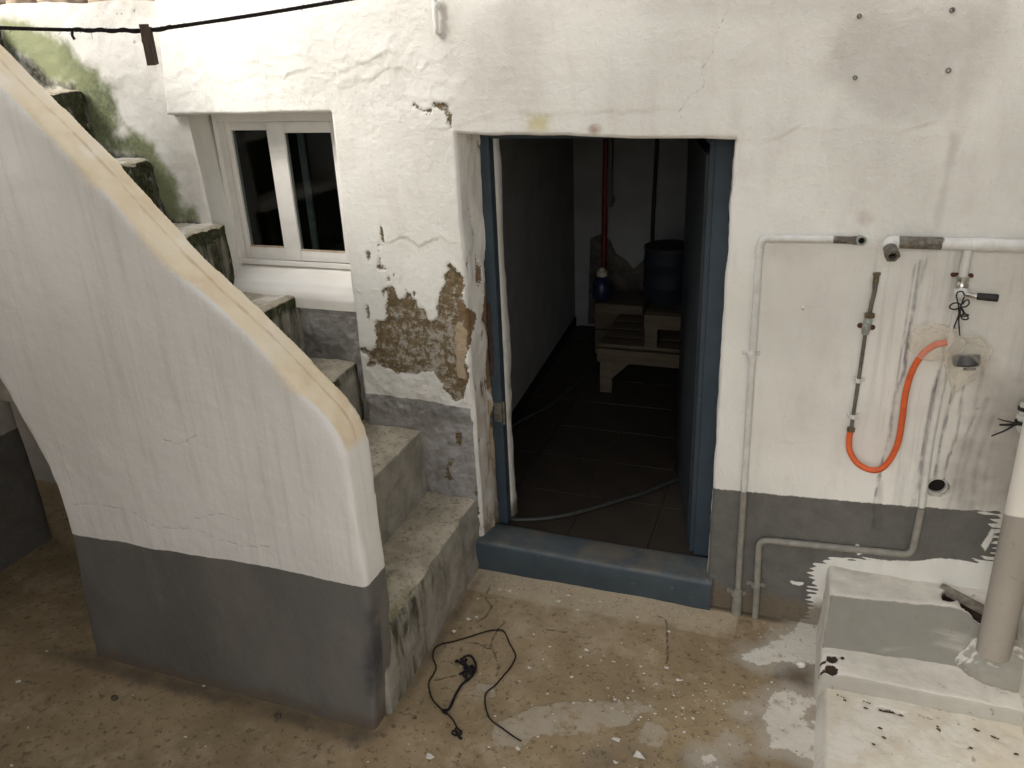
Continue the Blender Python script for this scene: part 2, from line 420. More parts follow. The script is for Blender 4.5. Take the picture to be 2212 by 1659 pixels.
def m_ground():
    n = NT('dusty_concrete', .85, .2)
    f1 = n.noise(1.6, 5, .6); f2 = n.noise(7, 6, .65); f3 = n.noise(42, 5, .65); f4 = n.noise(190, 3)
    col = n.mix(n.ss(f1, .38, .62), (.335, .256, .150), (.252, .19, .110))
    col = n.mix(n.math('MULTIPLY', n.ss(f2, .47, .68), .65), col, (.43, .34, .23))
    col = n.mix(n.math('MULTIPLY', n.ss(f2, .5, .3), .35), col, (.20, .145, .09))
    col = n.mix(n.math('MULTIPLY', n.ss(f3, .54, .68), .75), col, (.12, .085, .052))
    dst = n.math('ADD', n.attr('a_dust'), n.math('MULTIPLY', n.math('SUBTRACT', f2, .5), 1.1))
    col = n.mix(n.math('MULTIPLY', n.ss(dst, .3, .9), .75), col, n.mix(f3, (.55, .46, .33), (.43, .35, .24)))
    pt = n.math('ADD', n.attr('a_patch'), n.math('MULTIPLY', n.math('SUBTRACT', n.noise(24, 7, .72), .5), .075))
    col = n.mix(n.math('MULTIPLY', n.math('MULTIPLY', n.ss(pt, -.002, .008), n.ss(n.noise(13, 6, .7), .36, .52)), .62), col, n.mix(n.ss(f2, .3, .7), (.50, .45, .36), (.40, .35, .27)))
    mu = n.math('ADD', n.attr('a_wet_shade'), n.math('MULTIPLY', n.math('SUBTRACT', f2, .5), 1.2))
    col = n.mix(n.math('MULTIPLY', n.ss(mu, .25, .75), .9), col, n.mix(f3, (.09, .07, .045), (.15, .12, .085)))
    wh = n.math('ADD', n.attr('a_paint'), n.math('MULTIPLY', n.math('SUBTRACT', n.noise(26, 8, .75), .5), .10))
    wcol = n.mix(n.ss(f2, .35, .65), (.80, .765, .67), (.68, .635, .54))
    wcol = n.mix(n.math('MULTIPLY', n.ss(n.noise(34, 4, .7), .62, .68), .8), wcol, (.20, .15, .09))
    col = n.mix(n.math('MULTIPLY', n.ss(wh, 0, .008), n.ss(n.noise(15, 6, .7), .34, .46)), col, wcol)
    wash = n.ss(n.math('ADD', n.attr('a_paint'), n.math('MULTIPLY', n.math('SUBTRACT', f2, .5), .12)), -.07, -.01)
    col = n.mix(n.math('MULTIPLY', wash, .5), col, (.45, .42, .36))
    cr = n.ss(n.math('ADD', n.attr('a_crack'), n.math('MULTIPLY', n.math('SUBTRACT', n.noise(50, 3), .5), .6)), .45, .9)
    col = n.mix(n.math('MULTIPLY', cr, .8), col, (.07, .055, .04))
    sp = n.ss(n.vor(60), .16, .10)
    col = n.mix(n.math('MULTIPLY', n.math('MULTIPLY', sp, n.ss(f2, .5, .65)), .7), col, (.055, .042, .03))
    h = n.math('ADD', n.math('MULTIPLY', f3, .7), n.math('MULTIPLY', f4, .35))
    h = n.math('SUBTRACT', n.math('ADD', h, n.math('MULTIPLY', n.ss(pt, -.001, .004), .5)), n.math('MULTIPLY', cr, .8))
    return n.out(col, n.bump(h, .6, .005))

def m_ledge():
    n = NT('thick_white_paint', .9, .12)
    f1 = n.noise(3, 4); f2 = n.noise(11, 6, .65); f3 = n.noise(60, 5)
    col = n.mix(n.ss(f2, .35, .65), (.66, .63, .555), (.56, .53, .465))
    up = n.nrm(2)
    # risers greyer: a thin coat plus the dimmer front light, put into colour
    thin = n.math('MULTIPLY', n.math('MULTIPLY', n.ss(n.math('ADD', up, n.math('ADD', n.math('MULTIPLY', n.math('SUBTRACT', f2, .5), .55), n.math('MULTIPLY', n.math('SUBTRACT', n.noise(34, 5, .7), .5), .4))), .95, .70), n.math('MULTIPLY', n.attr('a_thin_shade'), n.ss(n.nrm(1), -.25, -.6))), n.ss(n.noise(5, 4, .5, stretch=(.5, 1, 2.2), dist=.4), .12, .40))
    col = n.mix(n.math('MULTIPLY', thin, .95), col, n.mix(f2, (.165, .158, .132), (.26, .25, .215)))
    dirt = n.math('MULTIPLY', n.ss(n.noise(26, 5, .7), .60, .68), n.ss(f1, .42, .55))
    col = n.mix(n.math('MULTIPLY', dirt, .75), col, (.20, .145, .09))
    col = n.mix(n.math('MULTIPLY', n.ss(n.math('ADD', n.attr('a_warm'), n.math('SUBTRACT', f2, .5)), .3, .9), .6), col, (.62, .51, .33))
    col = n.mix(n.ss(n.math('ADD', n.attr('a_hole'), n.math('MULTIPLY', n.math('SUBTRACT', n.noise(60, 3), .5), .012)), -.001, .002), col, (.045, .03, .022))
    h = n.math('ADD', n.math('MULTIPLY', n.noise(22, 4, .6, dist=.6), n.math('ADD', .35, n.math('MULTIPLY', up, .5))), n.math('MULTIPLY', f3, .3))
    return n.out(col, n.bump(h, .6, .006))

def m_simple(name, c1, c2, sc=30, rough=.6, metal=0, bump=.15, spec=.4, spots=None, stretch=None, bd=.002):
    n = NT(name, rough, spec, metal)
    f = n.noise(sc, 5, .6, stretch=stretch)
    col = n.mix(n.ss(f, .35, .65), c1, c2)
    if spots: col = n.mix(n.ss(n.noise(sc * spots[1], 5, .7), spots[2], spots[2] + .07), col, spots[0])
    return n.out(col, n.bump(n.noise(sc * 2, 4, .6, stretch=stretch), bump, bd) if bump else None)

M = {}
M['plaster'] = m_plaster(); M['parapet'] = m_parapet(); M['step'] = m_step(); M['ground'] = m_ground(); M['ledge'] = m_ledge()
M['blue'] = m_simple('blue_gloss_paint', (.034, .050, .064), (.042, .060, .076), 12, .6, 0, .12, .25, ((.10, .12, .13), 3, .66))
def m_sill():
    n = NT('worn_blue_sill', .5, .4)
    f2 = n.noise(9, 6, .65); f3 = n.noise(60, 5, .65)
    col = n.mix(n.ss(f2, .35, .65), (.050, .068, .079), (.038, .054, .066))
    col = n.mix(n.ss(n.nrm(2), .4, .9), col, n.mix(n.ss(f2, .35, .65), (.092, .108, .112), (.068, .083, .092)))
    d = n.math('MULTIPLY', n.ss(n.nrm(2), .4, .8), n.ss(n.noise(6, 6, .7), .44, .66))
    col = n.mix(n.math('MULTIPLY', d, .45), col, (.24, .19, .125))
    col = n.mix(n.math('MULTIPLY', n.ss(f3, .66, .72), .7), col, (.36, .36, .33))
    return n.out(col, n.bump(f3, .3, .003))
M['sill'] = m_sill()
M['alu'] = m_simple('white_lacquered_frame', (.80, .78, .74), (.76, .735, .69), 20, .35, 0, .04, .45)
M['gasket'] = m_simple('aged_putty', (.55, .45, .33), (.38, .29, .2), 40, .8)
M['pipe_white'] = m_simple('white_painted_pipe', (.62, .61, .575), (.54, .53, .49), 25, .5, 0, .15, .4, ((.42, .40, .35), 2, .66))
M['pipe_grey'] = m_simple('grey_painted_pipe', (.20, .192, .165), (.27, .255, .21), 25, .6, 0, .25, .3, ((.12, .11, .09), 2, .62))
M['galv'] = m_simple('weathered_galvanised_metal', (.15, .135, .105), (.085, .075, .058), 40, .6, .2, .3, .5, ((.34, .32, .27), 1.6, .62))
M['brass'] = m_simple('tarnished_brass', (.16, .125, .07), (.10, .08, .045), 60, .5, .5, .25, .5, ((.28, .25, .19), 1.5, .62))
M['greenmetal'] = m_simple('patinated_valve', (.30, .32, .28), (.20, .22, .19), 50, .55, .2, .25, .4)
M['chrome'] = m_simple('dull_chrome', (.55, .54, .5), (.35, .34, .31), 60, .28, .9, .1, .5)
M['black'] = m_simple('black_rubber', (.014, .013, .013), (.025, .023, .022), 60, .6, 0, .2, .3)
M['dark'] = m_simple('painted_dark', (.012, .011, .010), (.018, .016, .014), 20, .9, 0, .1, .1)  # near-black colour standing in for unlit depth; the skirting uses it too
M['rope'] = m_simple('dark_rope_fibre', (.013, .011, .012), (.030, .026, .026), 400, .95, 0, .5, .1)
M['orange'] = m_simple('orange_hose_rubber', (.62, .11, .028), (.52, .085, .02), 30, .45, 0, .1, .4, ((.40, .10, .05), 2, .66))
M['rust'] = m_simple('rusty_screw', (.12, .035, .018), (.07, .025, .015), 80, .8)
M['pegwood'] = m_simple('weathered_peg_wood', (.085, .066, .05), (.05, .038, .03), 60, .85, 0, .3, .2, None, (6, 6, .4))
M['wood'] = m_simple('pale_pine', (.105, .08, .052), (.076, .058, .037), 14, .7, 0, .2, .3, None, (.35, 3, 3))
M['bluedrum'] = m_simple('blue_plastic_drum', (.004, .010, .018), (.003, .007, .014), 10, .75, 0, .05)
M['jug'] = m_simple('blue_jug_plastic', (.010, .022, .050), (.008, .018, .04), 10, .4)
M['cap'] = m_simple('pale_yellow_cap', (.5, .46, .33), (.42, .38, .26), 10, .5)
M['redpipe'] = m_simple('red_painted_pipe', (.15, .016, .013), (.11, .013, .011), 20, .5)
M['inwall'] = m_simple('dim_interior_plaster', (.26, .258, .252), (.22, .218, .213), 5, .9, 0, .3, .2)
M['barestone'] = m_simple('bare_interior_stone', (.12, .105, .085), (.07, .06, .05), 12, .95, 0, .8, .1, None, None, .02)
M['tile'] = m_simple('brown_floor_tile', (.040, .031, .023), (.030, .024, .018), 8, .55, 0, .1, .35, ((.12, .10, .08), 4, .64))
M['grout'] = m_simple('pale_grout', (.07, .057, .044), (.05, .041, .032), 30, .9)
M['hosegreen'] = m_simple('grey_green_hose', (.034, .041, .036), (.024, .029, .026), 40, .5)
M['stone'] = m_simple('rubble_stone', (.33, .26, .19), (.20, .15, .11), 7, .9, 0, .6, .2, ((.45, .40, .33), 2, .6), None, .01)
M['flake'] = m_simple('paint_flake_white', (.72, .69, .62), (.55, .52, .45), 60, .8)
M['pebble'] = m_simple('dark_grit', (.06, .046, .034), (.10, .08, .06), 80, .9)
M['leaf'] = m_simple('dry_leaf', (.045, .028, .018), (.09, .055, .032), 80, .9)
def m_chip():
    n = NT('chipped_pipe_paint', .5, .4)
    f = n.noise(25, 5, .6); f2 = n.noise(60, 5, .65)
    w = n.mix(n.ss(f, .35, .65), (.62, .61, .575), (.54, .53, .49))
    b = n.mix(n.ss(f2, .38, .62), (.165, .15, .115), (.07, .058, .045)); b = n.mix(n.ss(n.noise(35, 4), .60, .66), b, (.13, .06, .04))
    k = n.math('ADD', n.attr('a_bare'), n.math('MULTIPLY', n.math('SUBTRACT', n.noise(45, 5, .65), .5), .075))
    return n.out(n.mix(n.ss(k, -.001, .002), w, b), n.bump(n.math('SUBTRACT', f2, n.math('MULTIPLY', n.ss(k, -.001, .002), .8)), .4, .003))
M['chip'] = m_chip()
def m_downpipe():
    n = NT('two_tone_pipe_paint', .55, .35)
    z = n.math('ADD', n.attr('a_band'), n.math('MULTIPLY', n.math('SUBTRACT', n.noise(18, 4), .5), .012))
    f = n.noise(6, 5, .6); f3 = n.noise(50, 5, .7)
    w = n.mix(f, (.72, .69, .62), (.62, .585, .515)); g = n.mix(f, (.33, .30, .255), (.26, .235, .20))
    g = n.mix(n.math('MULTIPLY', n.ss(f3, .62, .7), .5), g, (.14, .11, .08))
    return n.out(n.mix(n.ss(z, -.002, .002), g, w), n.bump(f3, .12, .002))
M['downpipe'] = m_downpipe()
def m_glass():
    n = NT('dark_window_glass', .06, .5)
    n.b.inputs['Base Color'].default_value = (.6, .65, .62, 1); n.b.inputs['Transmission Weight'].default_value = 1; n.b.inputs['IOR'].default_value = 1.3
    f = n.noise(40, 5, .7)
    n.put(n.b.inputs['Roughness'], n.math('MULTIPLY', n.ss(f, .5, .8), .25)); return n.m
M['glass'] = m_glass()
def m_bag():
    n = NT('clear_polythene', .18, .5)
    n.b.inputs['Base Color'].default_value = (.88, .86, .80, 1)
    t = n.n('ShaderNodeBsdfTransparent'); t.inputs[0].default_value = (.97, .95, .91, 1)
    mx = n.n('ShaderNodeMixShader')
    lw = n.n('ShaderNodeLayerWeight'); lw.inputs[0].default_value = .35
    w = n.noise(22, 4, .6, dist=1.8); nb = n.bump(w, .5, .012); n.put(n.b.inputs['Normal'], nb); n.put(lw.inputs['Normal'], nb)
    fac = n.math('ADD', .10, n.math('ADD', n.math('MULTIPLY', lw.outputs['Facing'], .45), n.math('MULTIPLY', n.ss(w, .5, .8), .16)))
    n.put(mx.inputs[0], fac); n.t.links.new(t.outputs[0], mx.inputs[1]); n.t.links.new(n.b.outputs[0], mx.inputs[2])
    o = [q for q in n.t.nodes if q.type == 'OUTPUT_MATERIAL'][0]; n.t.links.new(mx.outputs[0], o.inputs[0]); return n.m
M['bag'] = m_bag()

# ================================================================== STRUCTURE
# ------------------------------------------------------------------ ground
def axis(parts):
    out = []
    for a, b, h in parts: out.append(np.linspace(a, b, max(2, int(round((b - a) / h)) + 1))[:-1])
    out.append([parts[-1][1]]); return np.concatenate(out)
gx = axis([(-12, -4, .5), (-4, -2.6, .03), (-2.6, .75, .008), (.75, 2, .05), (2, 8, .5)])
gy = axis([(-12, -3, .5), (-3, -1.5, .04), (-1.5, .03, .008)])
GX, GY = np.meshgrid(gx, gy, indexing='ij'); X, Y = GX.ravel(), GY.ravel()
Z = .012 * fbm2(X, Y, 1.1, 3, 2) + .004 * fbm2(X, Y, 7, 3, 5) + .0016 * fbm2(X, Y, 30, 3, 9) - .004
P1 = gpoly(crop([(780, 1080), (830, 1000), (950, 960), (1090, 890), (1300, 860), (1600, 840), (1850, 850), (2050, 900), (1850, 960), (1800, 1020), (1650, 1050), (1500, 1070), (1300, 1110), (1150, 1100), (1010, 1180), (850, 1180)], 1500, 2300, 1.843))
P2 = gpoly(crop([(1860, 1060), (1920, 1000), (2020, 1010), (2085, 1080), (2060, 1160), (1970, 1190), (1880, 1150)], 1500, 2300, 1.843))
P3 = gpoly(crop([(600, 790), (720, 690), (840, 720), (860, 800), (800, 850), (690, 860)], 1500, 2300, 1.843))
patch = np.maximum(np.maximum(poly_sd(X, Y, P1), poly_sd(X, Y, P2)), poly_sd(X, Y, P3) - .01)
PW = gpoly([(1735, 1325), (1715, 1362), (1690, 1372), (1660, 1392), (1612, 1406), (1600, 1425), (1640, 1440), (1690, 1432), (1740, 1432), (1778, 1440), (1778, 1490), (1745, 1505), (1700, 1488), (1668, 1495), (1650, 1530), (1663, 1620), (1700, 1620), (1745, 1640), (1785, 1659), (1850, 1500), (1810, 1350), (1790, 1310)])
paint = poly_sd(X, Y, PW)
paint = np.minimum(paint, -poly_sd(X, Y, gpoly([(1730, 1552), (1772, 1500), (1770, 1552)])))
drops = [(1712, 1308, .008), (1718, 1320, .007), (1717, 1330, .006), (1612, 1540, .012), (1580, 1610, .014), (1530, 1640, .03), (1745, 1310, .012)]
for a, b, r in drops:
    c = gp(a, b); paint = np.maximum(paint, r * .8 - np.hypot(X - c[0], Y - c[1]))
wet_shade = sstep(-.06, .03, poly_sd(X, Y, gpoly([(1690, 1440), (1778, 1428), (1782, 1485), (1735, 1482), (1680, 1460)])))
wet_shade = np.maximum(wet_shade, .62 * sstep(.11, 0, np.abs(Y + .96)) * sstep(-1.02, -1.20, X) * sstep(-2.7, -2.4, X))  # contact shade and dirt at the parapet foot, painted dark
wet_shade = np.maximum(wet_shade, .5 * sstep(.07, 0, np.abs(X + 1.13)) * (Y > -.95))  # same painted contact darkening along the first riser
wet_shade = np.maximum(wet_shade, .8 * sstep(.06, 0, np.abs(Y)) * (X > -.23) * (X < .2))  # contact shade and dirt painted along the house wall foot
wet_shade = np.maximum(wet_shade, .55 * sstep(-.25, .1, poly_sd(X, Y, gpoly([(1280, 1659), (1330, 1630), (1700, 1640), (1700, 1659)]))))
dust = sstep(.30, .02, line_d(X, Y, gpoly([(1050, 1240), (1300, 1278), (1525, 1318)])) )
dust = np.maximum(dust, .5 * sstep(-.2, .15, poly_sd(X, Y, gpoly([(1060, 1260), (1420, 1320), (1400, 1430), (1060, 1400)]), .3)))
crk = np.full(X.shape, 9.)
for pl in ([(1060, 1262), (1050, 1290), (1062, 1310), (1050, 1330), (1028, 1345)], [(1010, 1385), (1035, 1390), (1060, 1402), (1066, 1375), (1090, 1340)], [(1065, 1405), (1078, 1440), (1070, 1460)], [(1420, 1330), (1440, 1350), (1442, 1430)], [(940, 1468), (985, 1458)], [(1180, 1360), (1200, 1362), (1225, 1365)], [(860, 1535), (900, 1545), (890, 1550)]):
    q = gpoly(pl); q = spline(q, 6); q += .006 * np.stack([vn2(q[:, 0] * 60, q[:, 1] * 60, 1), vn2(q[:, 0] * 60, q[:, 1] * 60, 2)], 1)
    crk = np.minimum(crk, line_d(X, Y, q))
ga = dict(a_patch=patch, a_paint=paint, a_wet_shade=wet_shade, a_dust=dust, a_crack=np.clip(1 - crk / .011, 0, 1))
def grid_faces(nx, ny, flip=False):
    i, j = np.meshgrid(np.arange(nx - 1), np.arange(ny - 1), indexing='ij')
    a = (i * ny + j).ravel(); F = np.stack([a, a + ny, a + ny + 1, a + 1], 1)
    return F[:, ::-1] if flip else F
ground = obj('ground', np.stack([X, Y, Z], 1), grid_faces(len(gx), len(gy)), M['ground'], None, ga)
set_tag(ground, kind='structure')

# ------------------------------------------------------------------ house
house = thing('house', (-1.0, 0, 0), 'white limewashed house wall with peeling plaster, a blue doorway and a small sliding window', 'house')
XS, XM, XDL, XDR = -2.347, -1.625, -1.15, -.236
ZS, ZD = 1.806, 1.733
DY = .14
wx = axis([(-2.40, XS, .02), (XS, XM, .007), (XM, XDL, .0055), (XDL, XDR, .0075), (XDR, .78, .0058), (.78, 2.2, .05), (2.2, 7, .6)])
wz = axis([(-.06, .2, .008), (.2, ZD, .0062), (ZD, ZS, .0061), (ZS, 2.36, .0065), (2.36, 3.0, .06)])
nx_, nz_ = len(wx), len(wz)
WX, WZ = np.meshgrid(wx, wz, indexing='ij'); X, Z = WX.ravel().copy(), WZ.ravel().copy()
X0, Z0 = X.copy(), Z.copy()
# hand-made edges: warp the sheet a little
X += np.where(Z > ZS, (Z - ZS) * .115, 0) * sstep(-2.1, -2.34, X)
X += .007 * fbm2(X0, Z0, 6, 3, 31) * sstep(.25, .03, np.minimum(np.minimum(abs(X0 - XDL), abs(X0 - XDR)), np.minimum(abs(X0 - XM), abs(X0 - XS))))
Z += (.012 * fbm2(X0, Z0, 5, 3, 33) + (X0 + 1.15) * -.022) * sstep(.2, .02, abs(Z0 - ZD)) * (X0 > -1.4) * (X0 < .2)
Z += .006 * fbm2(X0, Z0, 5, 3, 36) * sstep(.1, .01, abs(Z0 - ZS)) * (X0 < -1.7)

CR2 = lambda p: crop(p, 1200, 900, 2.765)
peel_main = wpoly(CR2([(545, 1265), (590, 1300), (650, 1290), (720, 1330), (765, 1290), (770, 1180), (740, 1060), (780, 1000), (860, 1010), (880, 940), (870, 850), (895, 740), (880, 650), (940, 630), (1000, 670), (1030, 770), (1090, 760), (1100, 660), (1150, 720), (1170, 770), (1215, 760), (1240, 850), (1290, 880), (1330, 970), (1380, 1000), (1430, 950), (1430, 870), (1440, 790), (1490, 690), (1510, 560), (1550, 470), (1570, 450), (1530, 400), (1570, 355), (1620, 400), (1650, 460), (1700, 470), (1720, 560), (1740, 650), (1720, 800), (1780, 860), (1870, 820), (1885, 930), (1900, 1020), (1870, 1100), (1855, 1210), (1800, 1250), (1770, 1400), (1770, 1680), (1720, 1850), (1640, 1900), (1560, 1830), (1500, 1700), (1440, 1640), (1400, 1560), (1270, 1570), (1180, 1610), (1090, 1600), (1000, 1580), (900, 1520), (780, 1480), (700, 1520), (660, 1500), (690, 1420), (650, 1370), (560, 1340)]))
earth = wpoly(CR2([(1690, 450), (1730, 600), (1720, 800), (1780, 850), (1880, 810), (1910, 1020), (1870, 1220), (1790, 1260), (1760, 1420), (1700, 1000), (1650, 980)]))
mortar = wpoly(CR2([(1640, 1010), (1700, 990), (1750, 1110), (1770, 1250), (1745, 1380), (1760, 1659), (1640, 1659), (1640, 1300), (1615, 1120)]))
lint = wpoly(crop([(535, 985), (600, 1000), (650, 1030), (700, 1000), (730, 965), (790, 960), (855, 985), (885, 1080), (885, 1190), (870, 1160), (865, 1080), (830, 1020), (750, 1000), (690, 1060), (640, 1060), (590, 1020)], 1400, 0, 2.37))
holes = CR2([(690, 265), (800, 185), (803, 245), (808, 290), (845, 55), (800, 410), (830, 430), (912, 550), (968, 500), (855, 715), (1198, 715), (690, 950), (880, 660)])
hr = [(10, 26), (13, 9), (12, 12), (10, 30), (9, 36), (9, 9), (18, 8), (7, 9), (6, 6), (9, 18), (9, 24), (16, 45), (18, 10)]

def wall_masks(X, Z):
    A = {}
    wob = .013 * fbm2(X, Z, 40, 4, 41, .65)
    pe = poly_sd(X, Z, peel_main)
    pe = np.maximum(pe, poly_sd(X, Z, lint) + .005)
    for q_ in ([(870, 460), (838, 505), (826, 550), (855, 602), (884, 597), (853, 550), (852, 512), (884, 480)], [(888, 312), (922, 308), (917, 392), (898, 388)]): pe = np.maximum(pe, poly_sd(X, Z, wpoly(crop(q_, 1200, 1500, 1.508))) + .002)
    for (a, b), (ra, rb) in zip(holes, hr):
        c = wp(a, b); k = 1 / 2.765 / 1.8228 / 620
        e = 1 - np.sqrt(((X - c[0]) / (ra * k)) ** 2 + ((Z - c[2]) / (rb * k)) ** 2)
        pe = np.maximum(pe, np.clip(e, -30, 1) * min(ra, rb) * k + .003)
    # crumbling strip beside the doorway
    strip = sstep(.05, .0, np.abs(X - XDL + .012)) * sstep(1.35, 1.1, Z)
    pe = np.maximum(pe, np.where(strip > 0, (fbm2(X, Z, 16, 4, 44) - .32) * .06 - .03 * (1 - strip), -.25))
    A['a_peel'] = pe + wob
    A['a_earth'] = poly_sd(X, Z, earth); A['a_mortar'] = poly_sd(X, Z, mortar)
    # dado on the right and along the steps on the left
    dr = poly_sd(X, Z, wpoly([(1400, 1040), (1545, 1055), (1700, 1069), (1900, 1085), (2130, 1104), (2150, 1110), (2150, 1185), (2138, 1205), (2080, 1208), (2030, 1203), (1980, 1210), (1900, 1208), (1810, 1206), (1765, 1215), (1755, 1235), (1758, 1260), (1748, 1290), (1752, 1340), (1400, 1420)]), .4)
    fray = sstep(.25, 0, np.abs(X - wp(1758, 1250)[0])) * (Z < .35) + sstep(.1, 0, np.abs(X - wp(2148, 1150)[0]))
    dr = dr + .05 * fray * fbm2(X, Z, 30, 1, 50) * sstep(.06, 0, np.abs(dr)) + .022 * fray * np.sin(Z * 330 + 5 * vn2(X * 20, Z * 9, 3)) * sstep(.05, 0, np.abs(dr))
    for q in ([(1846, 1172), (1856, 1174), (1862, 1196), (1852, 1198)], [(1705, 1252), (1740, 1258), (1728, 1263), (1712, 1260)], [(2120, 1175), (2142, 1140), (2148, 1150), (2128, 1190)]):
        dr = np.minimum(dr, -poly_sd(X, Z, wpoly(q)) )
    dl = poly_sd(X, Z, wpoly([(640, 850), (770, 848), (790, 848), (900, 862), (1016, 884), (1042, 960), (1060, 1200), (700, 1200)]), .4)
    dl = np.where(X > -1.16, -.25, dl)
    A['a_dado'] = np.where(X > -.6, dr, dl)
    A['a_rough'] = np.where(X < -1.16, sstep(-.01, .02, dl) + .7 * sstep(-.12, -.01, poly_sd(X, Z, wpoly([(780, 800), (1000, 840), (1000, 880), (780, 850)]))), 0)
    A['a_pale'] = np.where(X < -1.16, (.75 + .5 * vn2(X * 7, Z * 7, 8)) * sstep(.62 , .45, np.abs(Z - .75)), 0)
    A['a_mud'] = sstep(.17, .03, Z) * (X > -.3) * (X < .22) + .7 * sstep(.12, .02, np.abs(X - XDL)) * sstep(.5, .02, Z) * (X < -1.1)
    # stains
    g = .44 * sstep(-.05, .05, poly_sd(X, Z, wpoly([(1815, 62), (1880, 35), (2050, 18), (2112, 22), (2120, 70), (2085, 210), (2050, 265), (1980, 290), (1880, 285), (1795, 260)])) + .09 * fbm2(X, Z, 6, 4, 60))
    g = np.maximum(g, .50 * sstep(-.10, .08, poly_sd(X, Z, wpoly([(2040, 15), (2145, 25), (2130, 90), (2090, 200), (2070, 250), (2060, 180), (2075, 90)])) + .05 * fbm2(X, Z, 9, 3, 61)))
    g = np.maximum(g, (.5 + .5 * vn2(X * 14, Z * 5, 9)) * sstep(-.020, .014, poly_sd(X, Z, wpoly([(2056, 290), (2070, 292), (2058, 350), (2048, 390), (2046, 450), (2040, 500), (2004, 505), (2012, 455), (2036, 390), (2042, 340)])) + .025 * fbm2(X, Z, 14, 3, 62)))
    g = np.maximum(g, .30 * sstep(-.2, .1, poly_sd(X, Z, wpoly([(1740, 560), (1830, 600), (1800, 940), (1700, 930)])) + .1 * fbm2(X, Z, 5, 3, 63)))
    g = np.maximum(g, .28 * sstep(-.2, .1, poly_sd(X, Z, wpoly([(1900, 340), (2230, 300), (2230, 1120), (2000, 1120)]), .3) + .12 * fbm2(X, Z, 4, 3, 64)))
    g = np.maximum(g, .85 * sstep(-.1, .06, poly_sd(X, Z, wpoly([(2120, 800), (2230, 860), (2230, 1100), (2060, 1100)]), .3) + .1 * fbm2(X, Z, 8, 4, 66)))
    g = np.maximum(g, .35 * sstep(-.1, .05, poly_sd(X, Z, wpoly([(1000, 90), (1130, 20), (1100, 220), (1010, 230)]), .3) + .1 * fbm2(X, Z, 5, 3, 65)))
    g = np.maximum(g, .28 * sstep(-.06, .02, poly_sd(X, Z, wpoly([(1390, 0), (1990, 0), (1990, 30), (1400, 14)]), .3)))
    A['a_grime_shade'] = np.clip(g, 0, 1)
    A['a_drip'] = .22 * sstep(-.12, .05, poly_sd(X, Z, wpoly([(1890, 560), (2010, 540), (2200, 600), (2200, 1200), (2060, 1200), (1880, 1200)]), .3))
    st = np.zeros(X.shape)
    for pl, w, lv in (([(1987, 561), (1969, 692), (1960, 738), (1951, 802), (1930, 866), (1923, 939), (1908, 990), (1893, 1060), (1885, 1140)], .006, .8), ([(1975, 570), (1958, 700), (1940, 800), (1930, 900), (1915, 960)], .004, .55),
                      ([(2064, 543), (2042, 704), (2036, 760)], .008, .65), ([(2026, 800), (2006, 897), (1997, 945), (1985, 1050)], .0065, .95), ([(1985, 1045), (1972, 1090), (1962, 1120), (1958, 1190)], .014, .7), ([(1900, 1040), (1898, 1130), (1890, 1180)], .016, .7),
                      ([(2061, 832), (2049, 878), (2039, 921), (2033, 945), (2018, 1045)], .0065, .9), ([(2082, 829), (2073, 890), (2064, 942), (2045, 1000), (2036, 1048)], .005, .8),
                      ([(2123, 790), (2100, 900), (2082, 960), (2060, 1050), (2048, 1098)], .008, .7), ([(2112, 880), (2085, 940)], .005, .6), ([(2145, 900), (2110, 1000), (2098, 1100)], .010, .65), ([(2132, 860), (2090, 980), (2066, 1098)], .011, .6),
                      ([(2010, 620), (1996, 720), (1985, 760)], .010, .45), ([(2150, 930), (2130, 1020), (2118, 1100)], .008, .5), ([(2000, 560), (1975, 650), (1969, 700)], .005, .5)):
        q = spline(wpoly(pl), 8); q[:, 0] += .006 * vn2(q[:, 1] * 22, q[:, 1] * 3, 5)
        d = line_d(X, Z, q); lv = lv * (1.3 if w < .0075 else .55); w = w * 1.0; st = np.maximum(st, min(1, lv) * sstep(w, w * .3, d))
    A['a_streak'] = st * (.75 + .5 * vn2(X * 40, Z * 14, 7))
    A['a_yellow'] = .9 * sstep(-.02, .02, poly_sd(X, Z, wpoly([(1138, 245), (1185, 247), (1180, 282), (1138, 280)])) + .01 * fbm2(X, Z, 30, 2, 3))
    c = wp(1868, 470); A['a_rust'] = .36 * sstep(.035, .005, np.hypot(X - c[0], Z - c[2]))
    for a, b in ((1285, 279),):
        c = wp(a, b); A['a_rust'] = np.maximum(A['a_rust'], .9 * sstep(.022, .008, np.hypot((X - c[0]) * .7, (Z - c[2]))))
    # cracks
    ck = np.zeros(X.shape); lip = np.zeros(X.shape)
    C1 = crop([(1155, 445), (1200, 430), (1280, 390), (1370, 385), (1480, 405), (1560, 390), (1640, 370), (1700, 355), (1800, 350), (1870, 340), (1930, 375), (2030, 395), (2100, 365), (2180, 360)], 0, 0, 1.58) + [(768, 137), (796, 133), (821, 116), (842, 111), (867, 121), (898, 120), (921, 128)]
